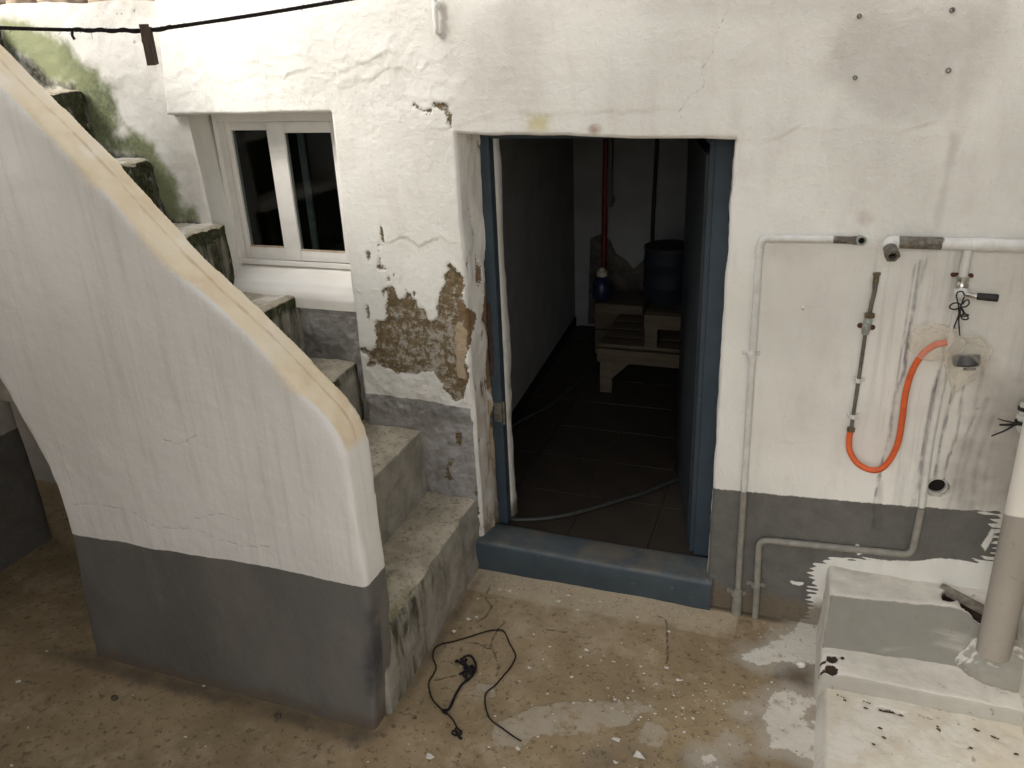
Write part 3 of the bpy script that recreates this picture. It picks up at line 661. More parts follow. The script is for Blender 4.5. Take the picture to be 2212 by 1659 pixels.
    LIP = [(C1, .0022, .5), ([(940, 280), (975, 277), (1000, 268), (1060, 252), (1090, 243), (1130, 244), (1200, 248), (1300, 240), (1350, 242), (1420, 238)], .0022, .45), ([(1590, 296), (1645, 303), (1688, 294), (1712, 277), (1747, 278), (1789, 286), (1830, 274), (1863, 277), (1908, 288), (1943, 286), (2000, 270)], .0022, .5),
           (CR2([(930, 150), (1040, 95), (1130, 110), (1230, 190), (1310, 170), (1400, 115), (1490, 105), (1570, 150)]), .0035, .35), ([(400, 205), (440, 170), (500, 178), (560, 160), (600, 170), (660, 150), (720, 160), (780, 140)], .0025, .2), ([(768, 172), (800, 175), (835, 150), (880, 155), (915, 148), (921, 138)], .002, .25),
           ([(1640, 940), (1700, 955), (1780, 950), (1850, 962)], .0015, .2), (CR2([(600, 690), (690, 960), (700, 1040)]), .003, .3)]
    for pl, amp, lv in LIP:
        q = spline(wpoly(pl), 6); q[:, 1] += .008 * vn2(q[:, 0] * 40, q[:, 1] * 40, 6)
        d = line_d(X, Z, q); ck = np.maximum(ck, lv * np.clip(1 - d / .010, 0, 1))
        o = np.argsort(q[:, 0]); above = Z - np.interp(X, q[o, 0], q[o, 1]); up = above > 0
        lip += .62 * np.clip(.75 + 1.3 * vn2(X * 9, Z * 9, 12), .1, 1.4) * np.where(up, amp * np.exp(-d / .06), -.4 * amp * np.exp(-d / .03)) * (d < 5)
    for pl, lv in (([(1578, 0), (1565, 40), (1545, 80), (1540, 115), (1515, 150), (1520, 185), (1490, 210), (1475, 230), (1466, 245), (1480, 265), (1490, 282)], .75), ([(826, 180), (833, 205), (840, 218), (868, 245), (872, 250), (893, 228)], .6), ([(921, 128), (966, 139), (1050, 135), (1130, 131)], .3), ([(360, 230), (385, 222), (402, 226)], .5), ([(1030, 900), (1038, 960), (1042, 1040)], .6)):
        q = spline(wpoly(pl), 6); q += .005 * np.stack([vn2(q[:, 0] * 70, q[:, 1] * 70, 1), vn2(q[:, 0] * 70, q[:, 1] * 70, 2)], 1)
        ck = np.maximum(ck, lv * np.clip(1 - line_d(X, Z, q) / .009, 0, 1))
    A['a_crack'] = ck
    return A, lip
A, lip = wall_masks(X, Z)
pin = sstep(0.001, .004, A['a_peel'])
DRC = wp(2025, 1052); DRD = np.hypot(X - DRC[0], Z - DRC[2])
blister = sstep(-.25, .05, poly_sd(X, Z, wpoly([(400, 120), (900, 90), (960, 220), (760, 235), (400, 235)]), .3))
Yd = .016 * fbm2(X, Z, 1.3, 3, 11) + .0042 * fbm2(X, Z, 5, 3, 15) + .0012 * fbm2(X, Z, 20, 3, 19) + .0006 * fbm2(X, Z, 55, 2, 23)
rid = np.abs(fbm2(X + .3 * Z, Z, 8, 4, 71)); Yd -= blister * (.0011 * sstep(.09, .0, rid) + .0046 * np.maximum(0, fbm2(X, Z, 10, 5, 73, .6))) + .0003 * sstep(.08, 0, rid)
Yd -= .008 * A['a_rough'] * (fbm2(X, Z, 26, 4, 77, .6))
Yd -= lip
Yd += pin * (.0042 + .005 * fbm2(X, Z, 40, 4, 25)) - .0010 * sstep(-.05, -.002, A['a_peel']) * (1 - pin)
Yd += .05 * sstep(.034, .028, DRD)
# rounded arrises round the openings
def edge_round(d, r): return np.where(d < r, r - np.sqrt(np.clip(r * r - (r - d) ** 2, 0, None)), 0)
dd_ = np.full(X.shape, 9.)
inz = Z0 <= ZD + 1e-6
dd_ = np.where(inz, np.minimum(dd_, np.where(X0 <= XDL + 1e-6, XDL - X0, 9)), dd_)
dd_ = np.where(inz, np.minimum(dd_, np.where(X0 >= XDR - 1e-6, X0 - XDR, 9)), dd_)
dd_ = np.where((X0 >= XDL) & (X0 <= XDR) & (Z0 >= ZD - 1e-6), np.minimum(dd_, Z0 - ZD), dd_)
dd_ = np.where((Z0 <= ZS) & (X0 >= XM - 1e-6), np.minimum(dd_, X0 - XM), dd_)
dd_ = np.where(Z0 >= ZS - 1e-6, np.minimum(dd_, np.where(X0 >= XS - 1e-6, X0 - XS, 9)), dd_)
dd_ = np.where((Z0 >= ZS - 1e-6) & (X0 <= XM), np.minimum(dd_, Z0 - ZS), dd_)
Yd += edge_round(np.clip(dd_, 0, 9), .011)
V = np.stack([X, Yd, Z], 1)
WXZ, WYD = np.stack([X, Z], 1).copy(), Yd.copy()
def wall_y(x, z): return float(WYD[np.argmin((WXZ[:, 0] - x) ** 2 + (WXZ[:, 1] - z) ** 2)])
F = grid_faces(nx_, nz_)
cxm = (wx[:-1] + wx[1:]) / 2; czm = (wz[:-1] + wz[1:]) / 2
CX, CZ = np.meshgrid(cxm, czm, indexing='ij')
keep = ((CX > XM) | ((CX > XS) & (CZ > ZS))) & ~((CX > XDL) & (CX < XDR) & (CZ < ZD))
F = F[keep.ravel()]
def ix(v): return int(np.argmin(abs(wx - v)))
def iz(v): return int(np.argmin(abs(wz - v)))
VV = [V]; FF = [F]; AT = {k: [v] for k, v in A.items()}
cnt = len(V)
def reveal(ids, dx, dy, n, flip, kind):
    global cnt
    base = V[ids]; prev = np.array(ids); s = np.linspace(0, 1, len(ids))
    for k in range(1, n + 1):
        t = k / n
        P = base.copy(); P[:, 1] = base[:, 1] * (1 - t) + t * dy; P[:, 0] += dx * t
        P[:, 0] += .010 * fbm2(P[:, 1] * 3 + 5, P[:, 2], 9, 3, kind) * min(1, t * 3) * (kind != 3)
        at = {}
        zz = P[:, 2]; dep = np.full(len(zz), t * dy)
        for nm in AT: at[nm] = A[nm][ids] * max(0, 1 - t * 6) if nm not in ('a_peel', 'a_dado', 'a_earth', 'a_mortar') else np.full(len(zz), -.25)
        if kind == 1:       # left side of the doorway, badly flaked low down
            wd = .012 + .045 * np.clip(fbm2(zz * 0 + 3, zz, 7, 4, 81) + .35, 0, 1) * sstep(1.40, 1.15, zz)
            pq = wd - (dy - dep) + .012 * fbm2(dep * 6, zz * 2, 14, 3, 83) - .05 * sstep(1.25, 1.4, zz)
            pq = np.maximum(pq, A['a_peel'][ids] - .009 * k + .012 * fbm2(dep * 3, zz, 20, 3, 85))
            pq = np.maximum(pq, .03 * (fbm2(dep * 5, zz, 9, 4, 87) - .25 + .3 * sstep(.45, .15, zz)))
            at['a_peel'] = pq; at['a_mortar'] = np.where(zz < .75, .03 * (vn2(dep * 20, zz * 12, 5) + .3), -.1)
            at['a_earth'] = np.where(zz > .7, .03 * (vn2(dep * 20, zz * 12, 9) + .25), -.1)
            at['a_grime_shade'] = .55 * sstep(1.2, .6, zz) + .2; at['a_rust'] = .30 * sstep(1.0, .5, zz) * np.clip(.6 + 2 * vn2(zz * 14, dep * 30, 6), 0, 1.4); at['a_mud'] = .8 * sstep(.35, .10, zz)
            P[:, 0] -= sstep(0, .01, pq) * .008
            cd = np.abs(dep - .075 - .012 * vn2(zz * 9, zz, 4)); at['a_crack'] = np.where((zz > .3) & (zz < .8), np.clip(1 - cd / .01, 0, 1), 0)
        else: at['a_grime_shade'] = np.full(len(zz), .1)
        cur = np.arange(cnt, cnt + len(ids)); cnt += len(ids)
        VV.append(P)
        for nm in AT: AT[nm].append(at[nm])
        q = np.stack([prev[:-1], prev[1:], cur[1:], cur[:-1]], 1); FF.append(q[:, ::-1] if flip else q)
        prev = cur
colid = lambda i, j0, j1: [i * nz_ + j for j in range(j0, j1 + 1)]
rowid = lambda j, i0, i1: [i * nz_ + j for i in range(i0, i1 + 1)]
reveal(colid(ix(XDL), 0, iz(ZD)), .028, DY + .008, 14, False, 1)
reveal(colid(ix(XDR), 0, iz(ZD)), -.012, DY + .008, 8, True, 2)
reveal(rowid(iz(ZD), ix(XDL), ix(XDR)), 0, DY + .03, 5, False, 3)
reveal(rowid(iz(ZS), ix(XS), ix(XM)), 0, .19, 5, False, 3)
reveal(colid(ix(XM), 0, iz(ZS)), .0, .20, 6, True, 2)
reveal(colid(ix(XS), iz(ZS), nz_ - 1), .0, .06, 3, True, 2)
wall_front = obj('wall', np.vstack(VV), np.vstack(FF), M['plaster'], house, {k: np.concatenate(v) for k, v in AT.items()})
wall_front.data.set_sharp_from_angle(angle=math.radians(55))

# recessed stretch of wall beside the stairs, with the window opening
RY = .045
XW = -2.285
ZW0, ZW1 = 1.10, 1.82
rx = axis([(-7, -3.2, .5), (-3.2, -2.9, .03), (-2.9, XW, .007), (XW, -1.60, .007)])
rz = axis([(-.06, .5, .05), (.5, ZW0, .007), (ZW0, ZW1, .007), (ZW1, 2.212, .007)])
RX, RZ = np.meshgrid(rx, rz, indexing='ij'); X, Z = RX.ravel().copy(), RZ.ravel().copy(); X0, Z0 = X.copy(), Z.copy()
X += .115 * 0
X += np.where((Z < ZW1), (ZW1 - Z) * .06, 0) * sstep(.2, .0, abs(X0 - XW)) + .006 * fbm2(X0, Z0, 6, 3, 91) * sstep(.2, .02, abs(X0 - XW))
Z += np.where(Z0 > 2.1, (-.028 * (X0 + 2.6) + .02 * fbm2(X0, Z0, 5, 3, 95)) * sstep(2.1, 2.21, Z0), 0)
RA = {}
ms = sstep(-.09, .07, poly_sd(X, Z, wpoly(crop([(0, 110), (110, 110), (230, 180), (420, 270), (500, 390), (660, 520), (720, 650), (735, 830), (850, 840), (960, 900), (1040, 1050), (1110, 1160), (1130, 1280), (1210, 1290), (1240, 1400), (1050, 1390), (960, 1250), (880, 1010), (700, 960), (560, 900), (480, 700), (440, 540), (290, 540), (180, 380), (0, 290)], 0, 0, 1.58), RY), .3))
RA['a_moss'] = .98 * ms
RA['a_black'] = .85 * sstep(-.05, .03, poly_sd(X, Z, wpoly(crop([(0, 250), (60, 290), (200, 380), (300, 480), (450, 550), (260, 545), (100, 400), (0, 300)], 0, 0, 1.58), RY), .3))
RA['a_black'] = np.maximum(RA['a_black'], .8 * sstep(.05, .0, line_d(X, Z, wpoly([(155, 188), (175, 290), (235, 338), (310, 345), (340, 430), (365, 482), (430, 488)], RY))))
RA['a_black'] = np.maximum(RA['a_black'], .85 * sstep(.06, .0, line_d(X, Z, wpoly([(520, 638), (625, 645), (645, 690), (650, 760), (690, 778)], RY))))
RA['a_black'] = np.maximum(RA['a_black'], .5 * sstep(-.06, .02, poly_sd(X, Z, wpoly([(640, 690), (770, 700), (770, 740), (640, 740)], RY), .3)))
RA['a_dado'] = poly_sd(X, Z, wpoly([(500, 640), (560, 643), (768, 668), (800, 668), (800, 1000), (500, 1000)], RY), .3)
RA['a_pale'] = sstep(.16, .0, RA['a_dado'] - .02) * .9 * (RA['a_dado'] > 0) + .30
RA['a_rough'] = 1.6 * (RA['a_dado'] > .04) + .15
RA['a_peel'] = np.full(X.shape, -.2); RA['a_earth'] = RA['a_mortar'] = np.full(X.shape, -.2)
RA['a_grime_shade'] = .32 + .25 * sstep(-.3, .3, fbm2(X, Z, 4, 3, 97)) * (X < XW)  # grime plus the dimmer shading of the recess, put into the colour
ck = np.zeros(X.shape)
for pl, lv in ((crop([(750, 600), (860, 610), (930, 620), (1000, 630)], 0, 0, 1.58), .7), (crop([(1170, 760), (1190, 850), (1230, 1100), (1265, 1380)], 0, 0, 1.58), .4)):
    q = spline(wpoly(pl, RY), 6); q[:, 1] += .008 * vn2(q[:, 0] * 60, q[:, 1] * 30, 1); ck = np.maximum(ck, lv * np.clip(1 - line_d(X, Z, q) / .01, 0, 1))
for a, b, r in crop3 if False else [(825, 70, 1), (750, 90, 1), (720, 88, 1), (830, 265, 1.6), (205, 125, 1)]:
    c = wp(a / 1.58 / 1.8228, b / 1.58 / 1.8228, RY); ck = np.maximum(ck, .9 * np.clip(1.3 - np.hypot(X - c[0], Z - c[2]) / (.008 * r), 0, 1))
RA['a_crack'] = ck
Yr = RY + .012 * fbm2(X, Z, 1.6, 3, 101) + .006 * fbm2(X, Z, 8, 3, 103) + .003 * fbm2(X, Z, 26, 3, 105) - .008 * RA['a_rough'] * fbm2(X, Z, 26, 4, 107, .6) * (Z < 1.1)
V = np.stack([X, Yr, Z], 1); F = grid_faces(len(rx), len(rz))
cxm = (rx[:-1] + rx[1:]) / 2; czm = (rz[:-1] + rz[1:]) / 2; CX, CZ = np.meshgrid(cxm, czm, indexing='ij')
keep = ~((CX > XW) & (CZ > ZW0)); F = F[keep.ravel()]
nz2 = len(rz); i0 = int(np.argmin(abs(rx - XW))); ids = np.array([i0 * nz2 + j for j in range(int(np.argmin(abs(rz - ZW0))), nz2)])
VV, FF = [V], [F]; cnt = len(V); AT = {k: [v] for k, v in RA.items()}; prev = ids
for k in range(1, 8):
    t = k / 7; P = V[ids].copy(); P[:, 1] = P[:, 1] * (1 - t) + .19 * t; P[:, 0] += .004 * t + .004 * vn2(P[:, 2] * 8, P[:, 1] * 20, 4)
    cur = np.arange(cnt, cnt + len(ids)); cnt += len(ids); VV.append(P)
    for nm in AT: AT[nm].append(RA[nm][ids] * max(0, 1 - 2.2 * t) if nm not in ('a_dado', 'a_peel', 'a_earth', 'a_mortar') else np.full(len(ids), -.2))
    FF.append(np.stack([prev[:-1], prev[1:], cur[1:], cur[:-1]], 1)); prev = cur
# top of the low wall, going back
ids = np.array([i * nz2 + nz2 - 1 for i in range(len(rx))]); prev = ids
for k in range(1, 5):
    P = V[ids].copy(); P[:, 1] += k * .07; P[:, 2] += -.006 * k + .012 * vn2(P[:, 0] * 7, P[:, 1] * 9, 2)
    cur = np.arange(cnt, cnt + len(ids)); cnt += len(ids); VV.append(P)
    for nm in AT: AT[nm].append(np.zeros(len(ids)) - (.2 if nm in ('a_dado', 'a_peel', 'a_earth', 'a_mortar') else 0))
    FF.append(np.stack([prev[:-1], cur[:-1], cur[1:], prev[1:]], 1)[:, ::-1]); prev = cur
o = obj('recessed_wall', np.vstack(VV), np.vstack(FF), M['plaster'], house, {k: np.concatenate(v) for k, v in AT.items()})
o.data.set_sharp_from_angle(angle=math.radians(55))
o['label'] = 'set-back stretch of wall above the steps, stained with green algae'
# sloping window sill
sx = np.linspace(XW - .02, XM + .03, 60); st_ = np.linspace(0, 1, 26)
SX, ST = np.meshgrid(sx, st_, indexing='ij'); X = SX.ravel(); T = ST.ravel()
prof_y = np.interp(T, [0, .55, .75, .85, 1], [.185, .065, .040, .034, .036]); prof_z = np.interp(T, [0, .55, .72, .85, 1], [1.196, 1.155, 1.125, 1.10, 1.06])
ramp_l = sstep(.10, 0, X - (XW + .05)) * .0
V = np.stack([X, prof_y + .003 * fbm2(X, T, 5, 3, 3), prof_z + .004 * fbm2(X, T, 6, 3, 6) + ramp_l - .02 * (X + 2.25) * 0], 1)
sa = {'a_grime_shade': .0 * X, 'a_rust': .5 * (T < .05), 'a_yellow': .6 * sstep(.12, .0, XM - X) + .2 * sstep(.5, .75, T), 'a_dado': np.full(X.shape, -.2), 'a_peel': np.full(X.shape, -.2)}
o = obj('window_sill', V, grid_faces(60, 26, True), m_simple('sunlit_white_sill_paint', (.87, .845, .79), (.82, .79, .72), 6, .6, 0, .2, .3, ((.55, .47, .36), 5, .70)), house)  # white raised to stand in for sun on the sill

# window: sliding sashes in a white frame
FY = .150
def pxw(x, y, Y): return wp(x, y, Y)
win = MB()
wl, wr, wb, wt = -2.262, -1.585, 1.196, 1.835
win.box((wl, FY, wb), (wl + .022, FY + .07, wt), .003)
win.box((wr - .03, FY, wb), (wr, FY + .07, wt), .003)
win.box((wl + .0225, FY, wb), (wr - .0305, FY + .012, wb + .020), .002)
win.box((wl + .0225, FY + .0125, wb), (wr - .0305, FY + .07, wb + .010), .002)
win.box((wl + .0225, FY, wt - .07), (wr - .0305, FY + .07, wt), .003)
window = obj('window', win.V, win.F, M['alu'], house, smooth=False)
window['label'] = 'white sliding window with two narrow dark panes'
def sash(x0, x1, z0, z1, y, sl, sr, sb, stp, name='sash'):
    s = MB(); d = .028
    s.box((x0, y, z0), (x0 + sl, y + d, z1), .003); s.box((x1 - sr, y, z0), (x1, y + d, z1), .003)
    s.box((x0 + sl + .0004, y + .001, z0), (x1 - sr - .0004, y + d - .001, z0 + sb), .003)
    s.box((x0 + sl + .0004, y + .001, z1 - stp), (x1 - sr - .0004, y + d - .001, z1), .003)
    o = s.build(name, M['alu'], window, smooth=False)
    g = MB(); g.box((x0 + sl + .0006, y + .010, z0 + sb + .0004), (x1 - sr - .0006, y + .0135, z1 - stp - .0004)); g.build('pane', M['glass'], window, smooth=False)
    q = MB(); q.box((x0 + sl + .001, y + .0015, z0 + sb + .0003), (x1 - sr - .001, y + .0095, z0 + sb + .007), .001); q.build('glazing_bead', M['gasket'], window, smooth=False)
    return o
p = lambda a, b, y: wp(a, b, y)
zb = p(541, 533, FY + .04)[2]; zt_ = p(503, 282, FY + .04)[2]
xl = p(516, 555, FY + .042)[0]; xg0 = p(541, 533, FY + .042)[0]; xg1 = p(621, 533, FY + .042)[0]
sash(wl + .024, xg1 + .055, wb + .012, wt - .072, FY + .040, max(.02, xg0 - wl - .024), .055, zb - wb - .012, wt - .072 - zt_)
xs0 = p(628, 560, FY + .010)[0] - .012; xg2 = p(649, 540, FY + .010)[0]; xg3 = p(746, 547, FY + .010)[0]
zb2 = p(700, 545, FY + .010)[2]; zt2 = p(660, 287, FY + .010)[2]
sash(xs0 - .012, wr - .031, wb + .022, wt - .072, FY + .0095, xg2 - xs0 + .012, wr - .031 - xg3, zb2 - wb - .022, wt - .072 - zt2)
# near-black box: darkness behind the window put into its colour
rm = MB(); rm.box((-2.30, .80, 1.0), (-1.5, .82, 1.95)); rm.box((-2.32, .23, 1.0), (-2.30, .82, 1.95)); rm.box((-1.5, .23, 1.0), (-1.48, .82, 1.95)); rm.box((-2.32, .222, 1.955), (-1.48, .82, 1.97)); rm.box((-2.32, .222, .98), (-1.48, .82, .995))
rm.build('window_dark_box', M['dark'], house, smooth=False)
cu = MB(); cu.box((-1.98, .30, 1.10), (-1.955, .315, 1.80)); cu.build('curtain_edge', m_simple('blue_grey_curtain', (.20, .24, .26), (.14, .17, .19), 20, .9), house, smooth=False)

# door frame, door, threshold
fr = MB()
fr.box((XDL + .022, DY, .118), (XDL + .064, DY + .045, 1.76), .004)
fr.box((XDR - .070, DY, .118), (XDR - .008, DY + .045, 1.76), .004)
HB = wp(1300, 299, DY)[2]
fr.box((XDL + .0645, DY + .001, HB), (XDR - .0705, DY + .044, 1.76), .004)
fr.box((XDR - .0900, DY + .018, .118), (XDR - .0705, DY + .060, HB + .01), .003)
frame = fr.build('door_frame', M['blue'], house, smooth=False)
h = MB(); hz = .60
h.box((XDL + .030, DY - .0035, hz), (XDL + .062, DY - .0005, hz + .085), .001)
h.lathe((XDL + .068, DY + .004, hz - .01), (0, 0, 1), [(0, .006), (.10, .006)], 10)
for a_, b_ in ((.040, .02), (.052, .045), (.040, .068)): h.lathe((XDL + a_, DY - .0034, hz + b_), (0, -1, 0), [(0, .004), (.0015, .004), (.002, .002)], 8)
o = h.build('hinge', M['galv'], frame, smooth=False); o['label'] = 'grey hinge plate with screws'
rp_ = MB(); zs_ = np.linspace(.80, 1.10, 26); wv_ = .012 + .012 * np.clip(fbm2(zs_, zs_ * 0 + 2, 22, 3, 7) + .4, 0, 1.2) * np.sin(np.pi * np.linspace(0, 1, 26)); n_r = len(zs_)
Vr = [(XDL + .0225 + .001, DY - .0022, z) for z in zs_] + [(XDL + .024 + w_, DY - .0022, z) for z, w_ in zip(zs_, wv_)] + [(XDL + .024 + w_, DY - .0002, z) for z, w_ in zip(zs_, wv_)]
rp_.add(Vr, [(i, n_r + i, n_r + i + 1, i + 1) for i in range(n_r - 1)] + [(n_r + i, 2 * n_r + i, 2 * n_r + i + 1, n_r + i + 1) for i in range(n_r - 1)])
o = rp_.build('rotten_patch', m_simple('rotten_paint', (.085, .045, .032), (.045, .034, .03), 30, .9, 0, .5, .1), frame, smooth=False); o['label'] = 'rotten rusty brown patch on the frame'
# masonry side behind the frame (white, wavy inner edge)
jz = np.linspace(.10, 1.76, 180); V = []; FJ = []
prof = [0, .3, .6, .9, 1.0]
for z in jz:
    wv = .012 * fbm2(np.array([z]), np.array([2.]), 6, 3, 5)[0]
    e = .255 + wv
    V += [(XDL + .046, DY + .0455, z), (XDL + .062 + wv * .3, DY + .0465, z), (XDL + .064 + wv * .3, DY + .08, z), (XDL + .066 + wv * .6, e - .01, z), (XDL + .058 + wv * .6, e, z), (XDL - .30, e + .005, z)]
k = 6
FJ = [(i * k + j, i * k + j + 1, (i + 1) * k + j + 1, (i + 1) * k + j) for i in range(len(jz) - 1) for j in range(k - 1)]
V = np.array(V); zz = V[:, 2]
obj('door_jamb', V, FJ, M['plaster'], house, {'a_black': .42 * sstep(1.15, .9, zz) * sstep(.3, .6, zz), 'a_mud': sstep(.3, .1, zz), 'a_dado': zz * 0 - .2, 'a_peel': zz * 0 - .2, 'a_grime_shade': zz * 0 + .25})
# threshold
sl_ = axis([(-1.165, -.215, .012)]); 
pv = []
prof = [(-.034, -.03), (-.036, .06), (-.035, .113), (-.031, .124), (-.022, .128), (.0, .1285), (.05, .1275), (.115, .127), (.125, .122), (.126, .09)]
for x in sl_:
    for a, b in prof:
        pv.append((x, a + .003 * vn2(x * 6, b * 20, 3), b + .003 * vn2(x * 5, a * 20, 7) + (.004 * math.sin(x * 3))))
V = np.array(pv)
obj('threshold', V, grid_faces(len(sl_), len(prof)), M['sill'], house)
# door leaf opened inwards
leaf = MB(); hx, hy = XDR - .072, DY + .066; ang = math.radians(12.5); L = .80
def lf(u, v, z): return (hx - math.sin(ang) * u - math.cos(ang) * v, hy + math.cos(ang) * u - math.sin(ang) * v, z)
def lbox(mb, u0, u1, v0, v1, z0, z1):
    Vb = [lf(u, v, z) for z in (z0, z1) for v in (v0, v1) for u in (u0, u1)]
    mb.add(Vb, [(0, 2, 3, 1), (4, 5, 7, 6), (0, 1, 5, 4), (2, 6, 7, 3), (0, 4, 6, 2), (1, 3, 7, 5)])
lbox(leaf, .0, L, 0, .034, .125, 1.64)
for z0, z1 in ((.25, .75), (.85, 1.5)):
    for a in ((.08, .095), (L - .095, L - .08)): lbox(leaf, a[0], a[1], -.006, -.0002, z0, z1)
    lbox(leaf, .096, L - .096, -.006, -.0002, z0, z0 + .015); lbox(leaf, .096, L - .096, -.006, -.0002, z1 - .015, z1)
m_leaf = m_simple('dark_blue_door_paint', (.028, .036, .042), (.020, .026, .031), 12, .5)
door = leaf.build('door', m_leaf, house, smooth=False)
door['label'] = 'dark door leaf standing open into the room'
hd = MB(); c0 = np.array(lf(L - .16, -.012, 1.02))
ringp = []
for t in np.linspace(0, 2 * math.pi, 33):
    u = .055 * math.cos(t) * (1 + .12 * math.cos(4 * t)); w = .072 * math.sin(t)
    ringp.append(c0 + np.array([-math.cos(ang) * 0 - u * .72, u * .35 - .02, w]))
hd.tube(ringp, .0055, 8, False)
hd.lathe(c0 + np.array([0, -.012, 0]), (-.3, -1, 0), [(0, .016), (.012, .016), (.02, .010)], 12)
hd.tube([c0 + np.array([0, -.02, .072]), c0 + np.array([0, -.03, .095])], .006, 8); hd.tube([c0 + np.array([0, -.02, -.072]), c0 + np.array([0, -.03, -.095])], .006, 8)
hd.build('handle', m_simple('bright_handle', (.75, .73, .70), (.6, .58, .55), 30, .22, .9, .05), door)

# wall plugs and the little painted hook
for a, b, r in ((1856, 35, .008), (2056, 22, .009), (1847, 168, .008), (2048, 152, .009), (1735, 665, .007)):
    c = wp(a, b); pl = MB(); pl.lathe((c[0], wall_y(c[0], c[2]) + .006, c[2]), (0, -1, 0), [(0, r * .85), (.009, r * .85), (.011, r * .6), (.009, r * .45), (.006, r * .35)], 12)
    pl.build('wall_plug', M['pipe_white'] if a == 1735 else m_simple('grey_plug', (.16, .155, .13), (.22, .21, .18), 60, .8), house)
hk = MB(); a = wp(944, -12); b = wp(947, 66)
hk.tube([(a[0], -.020, a[2]), ((a[0] + b[0]) / 2, -.019, (a[2] + b[2]) / 2), (b[0], -.012, b[2]), (b[0] + .001, .004, b[2] - .006)], [.0085, .009, .009, .006], 10, True, 5)
hk.lathe((a[0], .004, wp(946, 10)[2]), (0, -1, 0), [(0, .012), (.026, .011), (.032, .006)], 12)
hk.build('wall_hook', M['alu'], house)

# drain opening low on the wall
dc = wp(2025, 1052)
dr = MB()
dr.pipe_end((dc[0] - .004, .035, dc[2] + .002), (dc[0], .004, dc[2]), .030, .0272, 20)
drain = dr.build('drain_outlet', M['pipe_white'], None, base=(dc[0], 0, dc[2]))
set_tag(drain, 'round drain hole low in the white wall above the grey band', 'drain')
din = MB(); din.lathe((dc[0] - .002, .031, dc[2]), (0, -1, 0), [(0, .0255), (.012, .0255)], 18); din.build('drain_dark_disc', M['dark'], drain)  # near-black disc painting the darkness inside the drain

# ------------------------------------------------------------------ interior
inr = thing('room', (-.9, 1.4, .1), 'dim whitewashed room seen through the open doorway', 'room')
inr['kind'] = 'structure'
del inr['category']
FZ = .112
rb = MB()
rb.add([(-1.40, .26, FZ - .02), (-1.40, 1.0, FZ - .02), (-1.52, 2.75, FZ - .02), (-1.40, .26, 2.2), (-1.40, 1.0, 2.2), (-1.52, 2.75, 2.2)], [(0, 1, 4, 3), (1, 2, 5, 4)])
rb.add([(-1.52, 2.75, FZ - .02), (1.2, 2.75, FZ - .02), (-1.52, 2.75, 2.2), (1.2, 2.75, 2.2)], [(0, 1, 3, 2)])
rb.add([(1.2, 2.75, FZ - .02), (1.2, .2, FZ - .02), (1.2, 2.75, 2.2), (1.2, .2, 2.2)], [(0, 1, 3, 2)])
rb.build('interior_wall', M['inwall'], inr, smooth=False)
rc = MB(); rc.box((-1.6, .24, 2.2), (1.3, 2.85, 2.26)); rc.build('ceiling', M['inwall'], inr, smooth=False)
# inner face of the front wall closes the room
rf = MB()
rf.add([(-1.5, .262, 0), (XDL + .05, .262, 0), (XDL + .05, .262, 2.2), (-1.5, .262, 2.2)], [(0, 1, 2, 3)])
rf.add([(XDR - .02, .262, 0), (1.3, .262, 0), (1.3, .262, 2.2), (XDR - .02, .262, 2.2)], [(0, 1, 2, 3)])
rf.add([(XDL + .05, .262, 1.74), (XDR - .02, .262, 1.74), (XDR - .02, .262, 2.2), (XDL + .05, .262, 2.2)], [(0, 1, 2, 3)])
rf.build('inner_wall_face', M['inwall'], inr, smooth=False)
fb = MB(); fb.box((-1.6, .127, FZ - .06), (1.3, 2.85, FZ - .008)); fb.build('grout_bed', M['grout'], inr, smooth=False)
TS = .335
tile_me = None
kx = 0
for i in range(8):
    for j in range(8):
        x0 = -1.49 + i * TS; y0 = .135 + j * TS
        if x0 > .35: continue
        if tile_me is None:
            tb = MB(); tb.box((0, 0, -.02), (TS - .006, TS - .006, 0), .002)
            tile_me = mesh_np('tile', tb.V, tb.F, None, False); tile_me.materials.append(M['tile'])
        o = bpy.data.objects.new('floor_tile', tile_me); COL.objects.link(o); o.parent = inr
        o.location = np.array((x0, y0, FZ + random.uniform(-.0008, .0008))) - ORG[inr]
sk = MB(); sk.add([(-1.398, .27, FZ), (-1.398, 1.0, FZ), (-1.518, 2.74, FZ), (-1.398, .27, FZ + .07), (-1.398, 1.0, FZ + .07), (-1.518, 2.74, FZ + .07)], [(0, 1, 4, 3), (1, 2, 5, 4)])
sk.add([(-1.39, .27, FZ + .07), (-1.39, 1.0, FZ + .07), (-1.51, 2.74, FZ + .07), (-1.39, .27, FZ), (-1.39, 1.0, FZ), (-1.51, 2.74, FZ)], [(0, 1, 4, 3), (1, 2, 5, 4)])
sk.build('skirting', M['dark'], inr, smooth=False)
# bare stone where the plaster has fallen from the back wall
bs = [(1275, 515), (1300, 505), (1318, 520), (1330, 548), (1352, 562), (1368, 582), (1392, 560), (1408, 545), (1420, 600), (1420, 700), (1270, 700)]
bp = [wp(a, b, 2.742) for a, b in bs]; bq = [q + np.array([0, .02, 0]) for q in bp]
nb_ = len(bp)
s = MB(); s.add(bp + bq, [tuple(range(nb_))[::-1]] + [(i, (i + 1) % nb_, nb_ + (i + 1) % nb_, nb_ + i) for i in range(nb_)]); o = s.build('bare_stone_patch', M['barestone'], inr, smooth=False)
def ip(x, y, Y): return wp(x, y, Y)
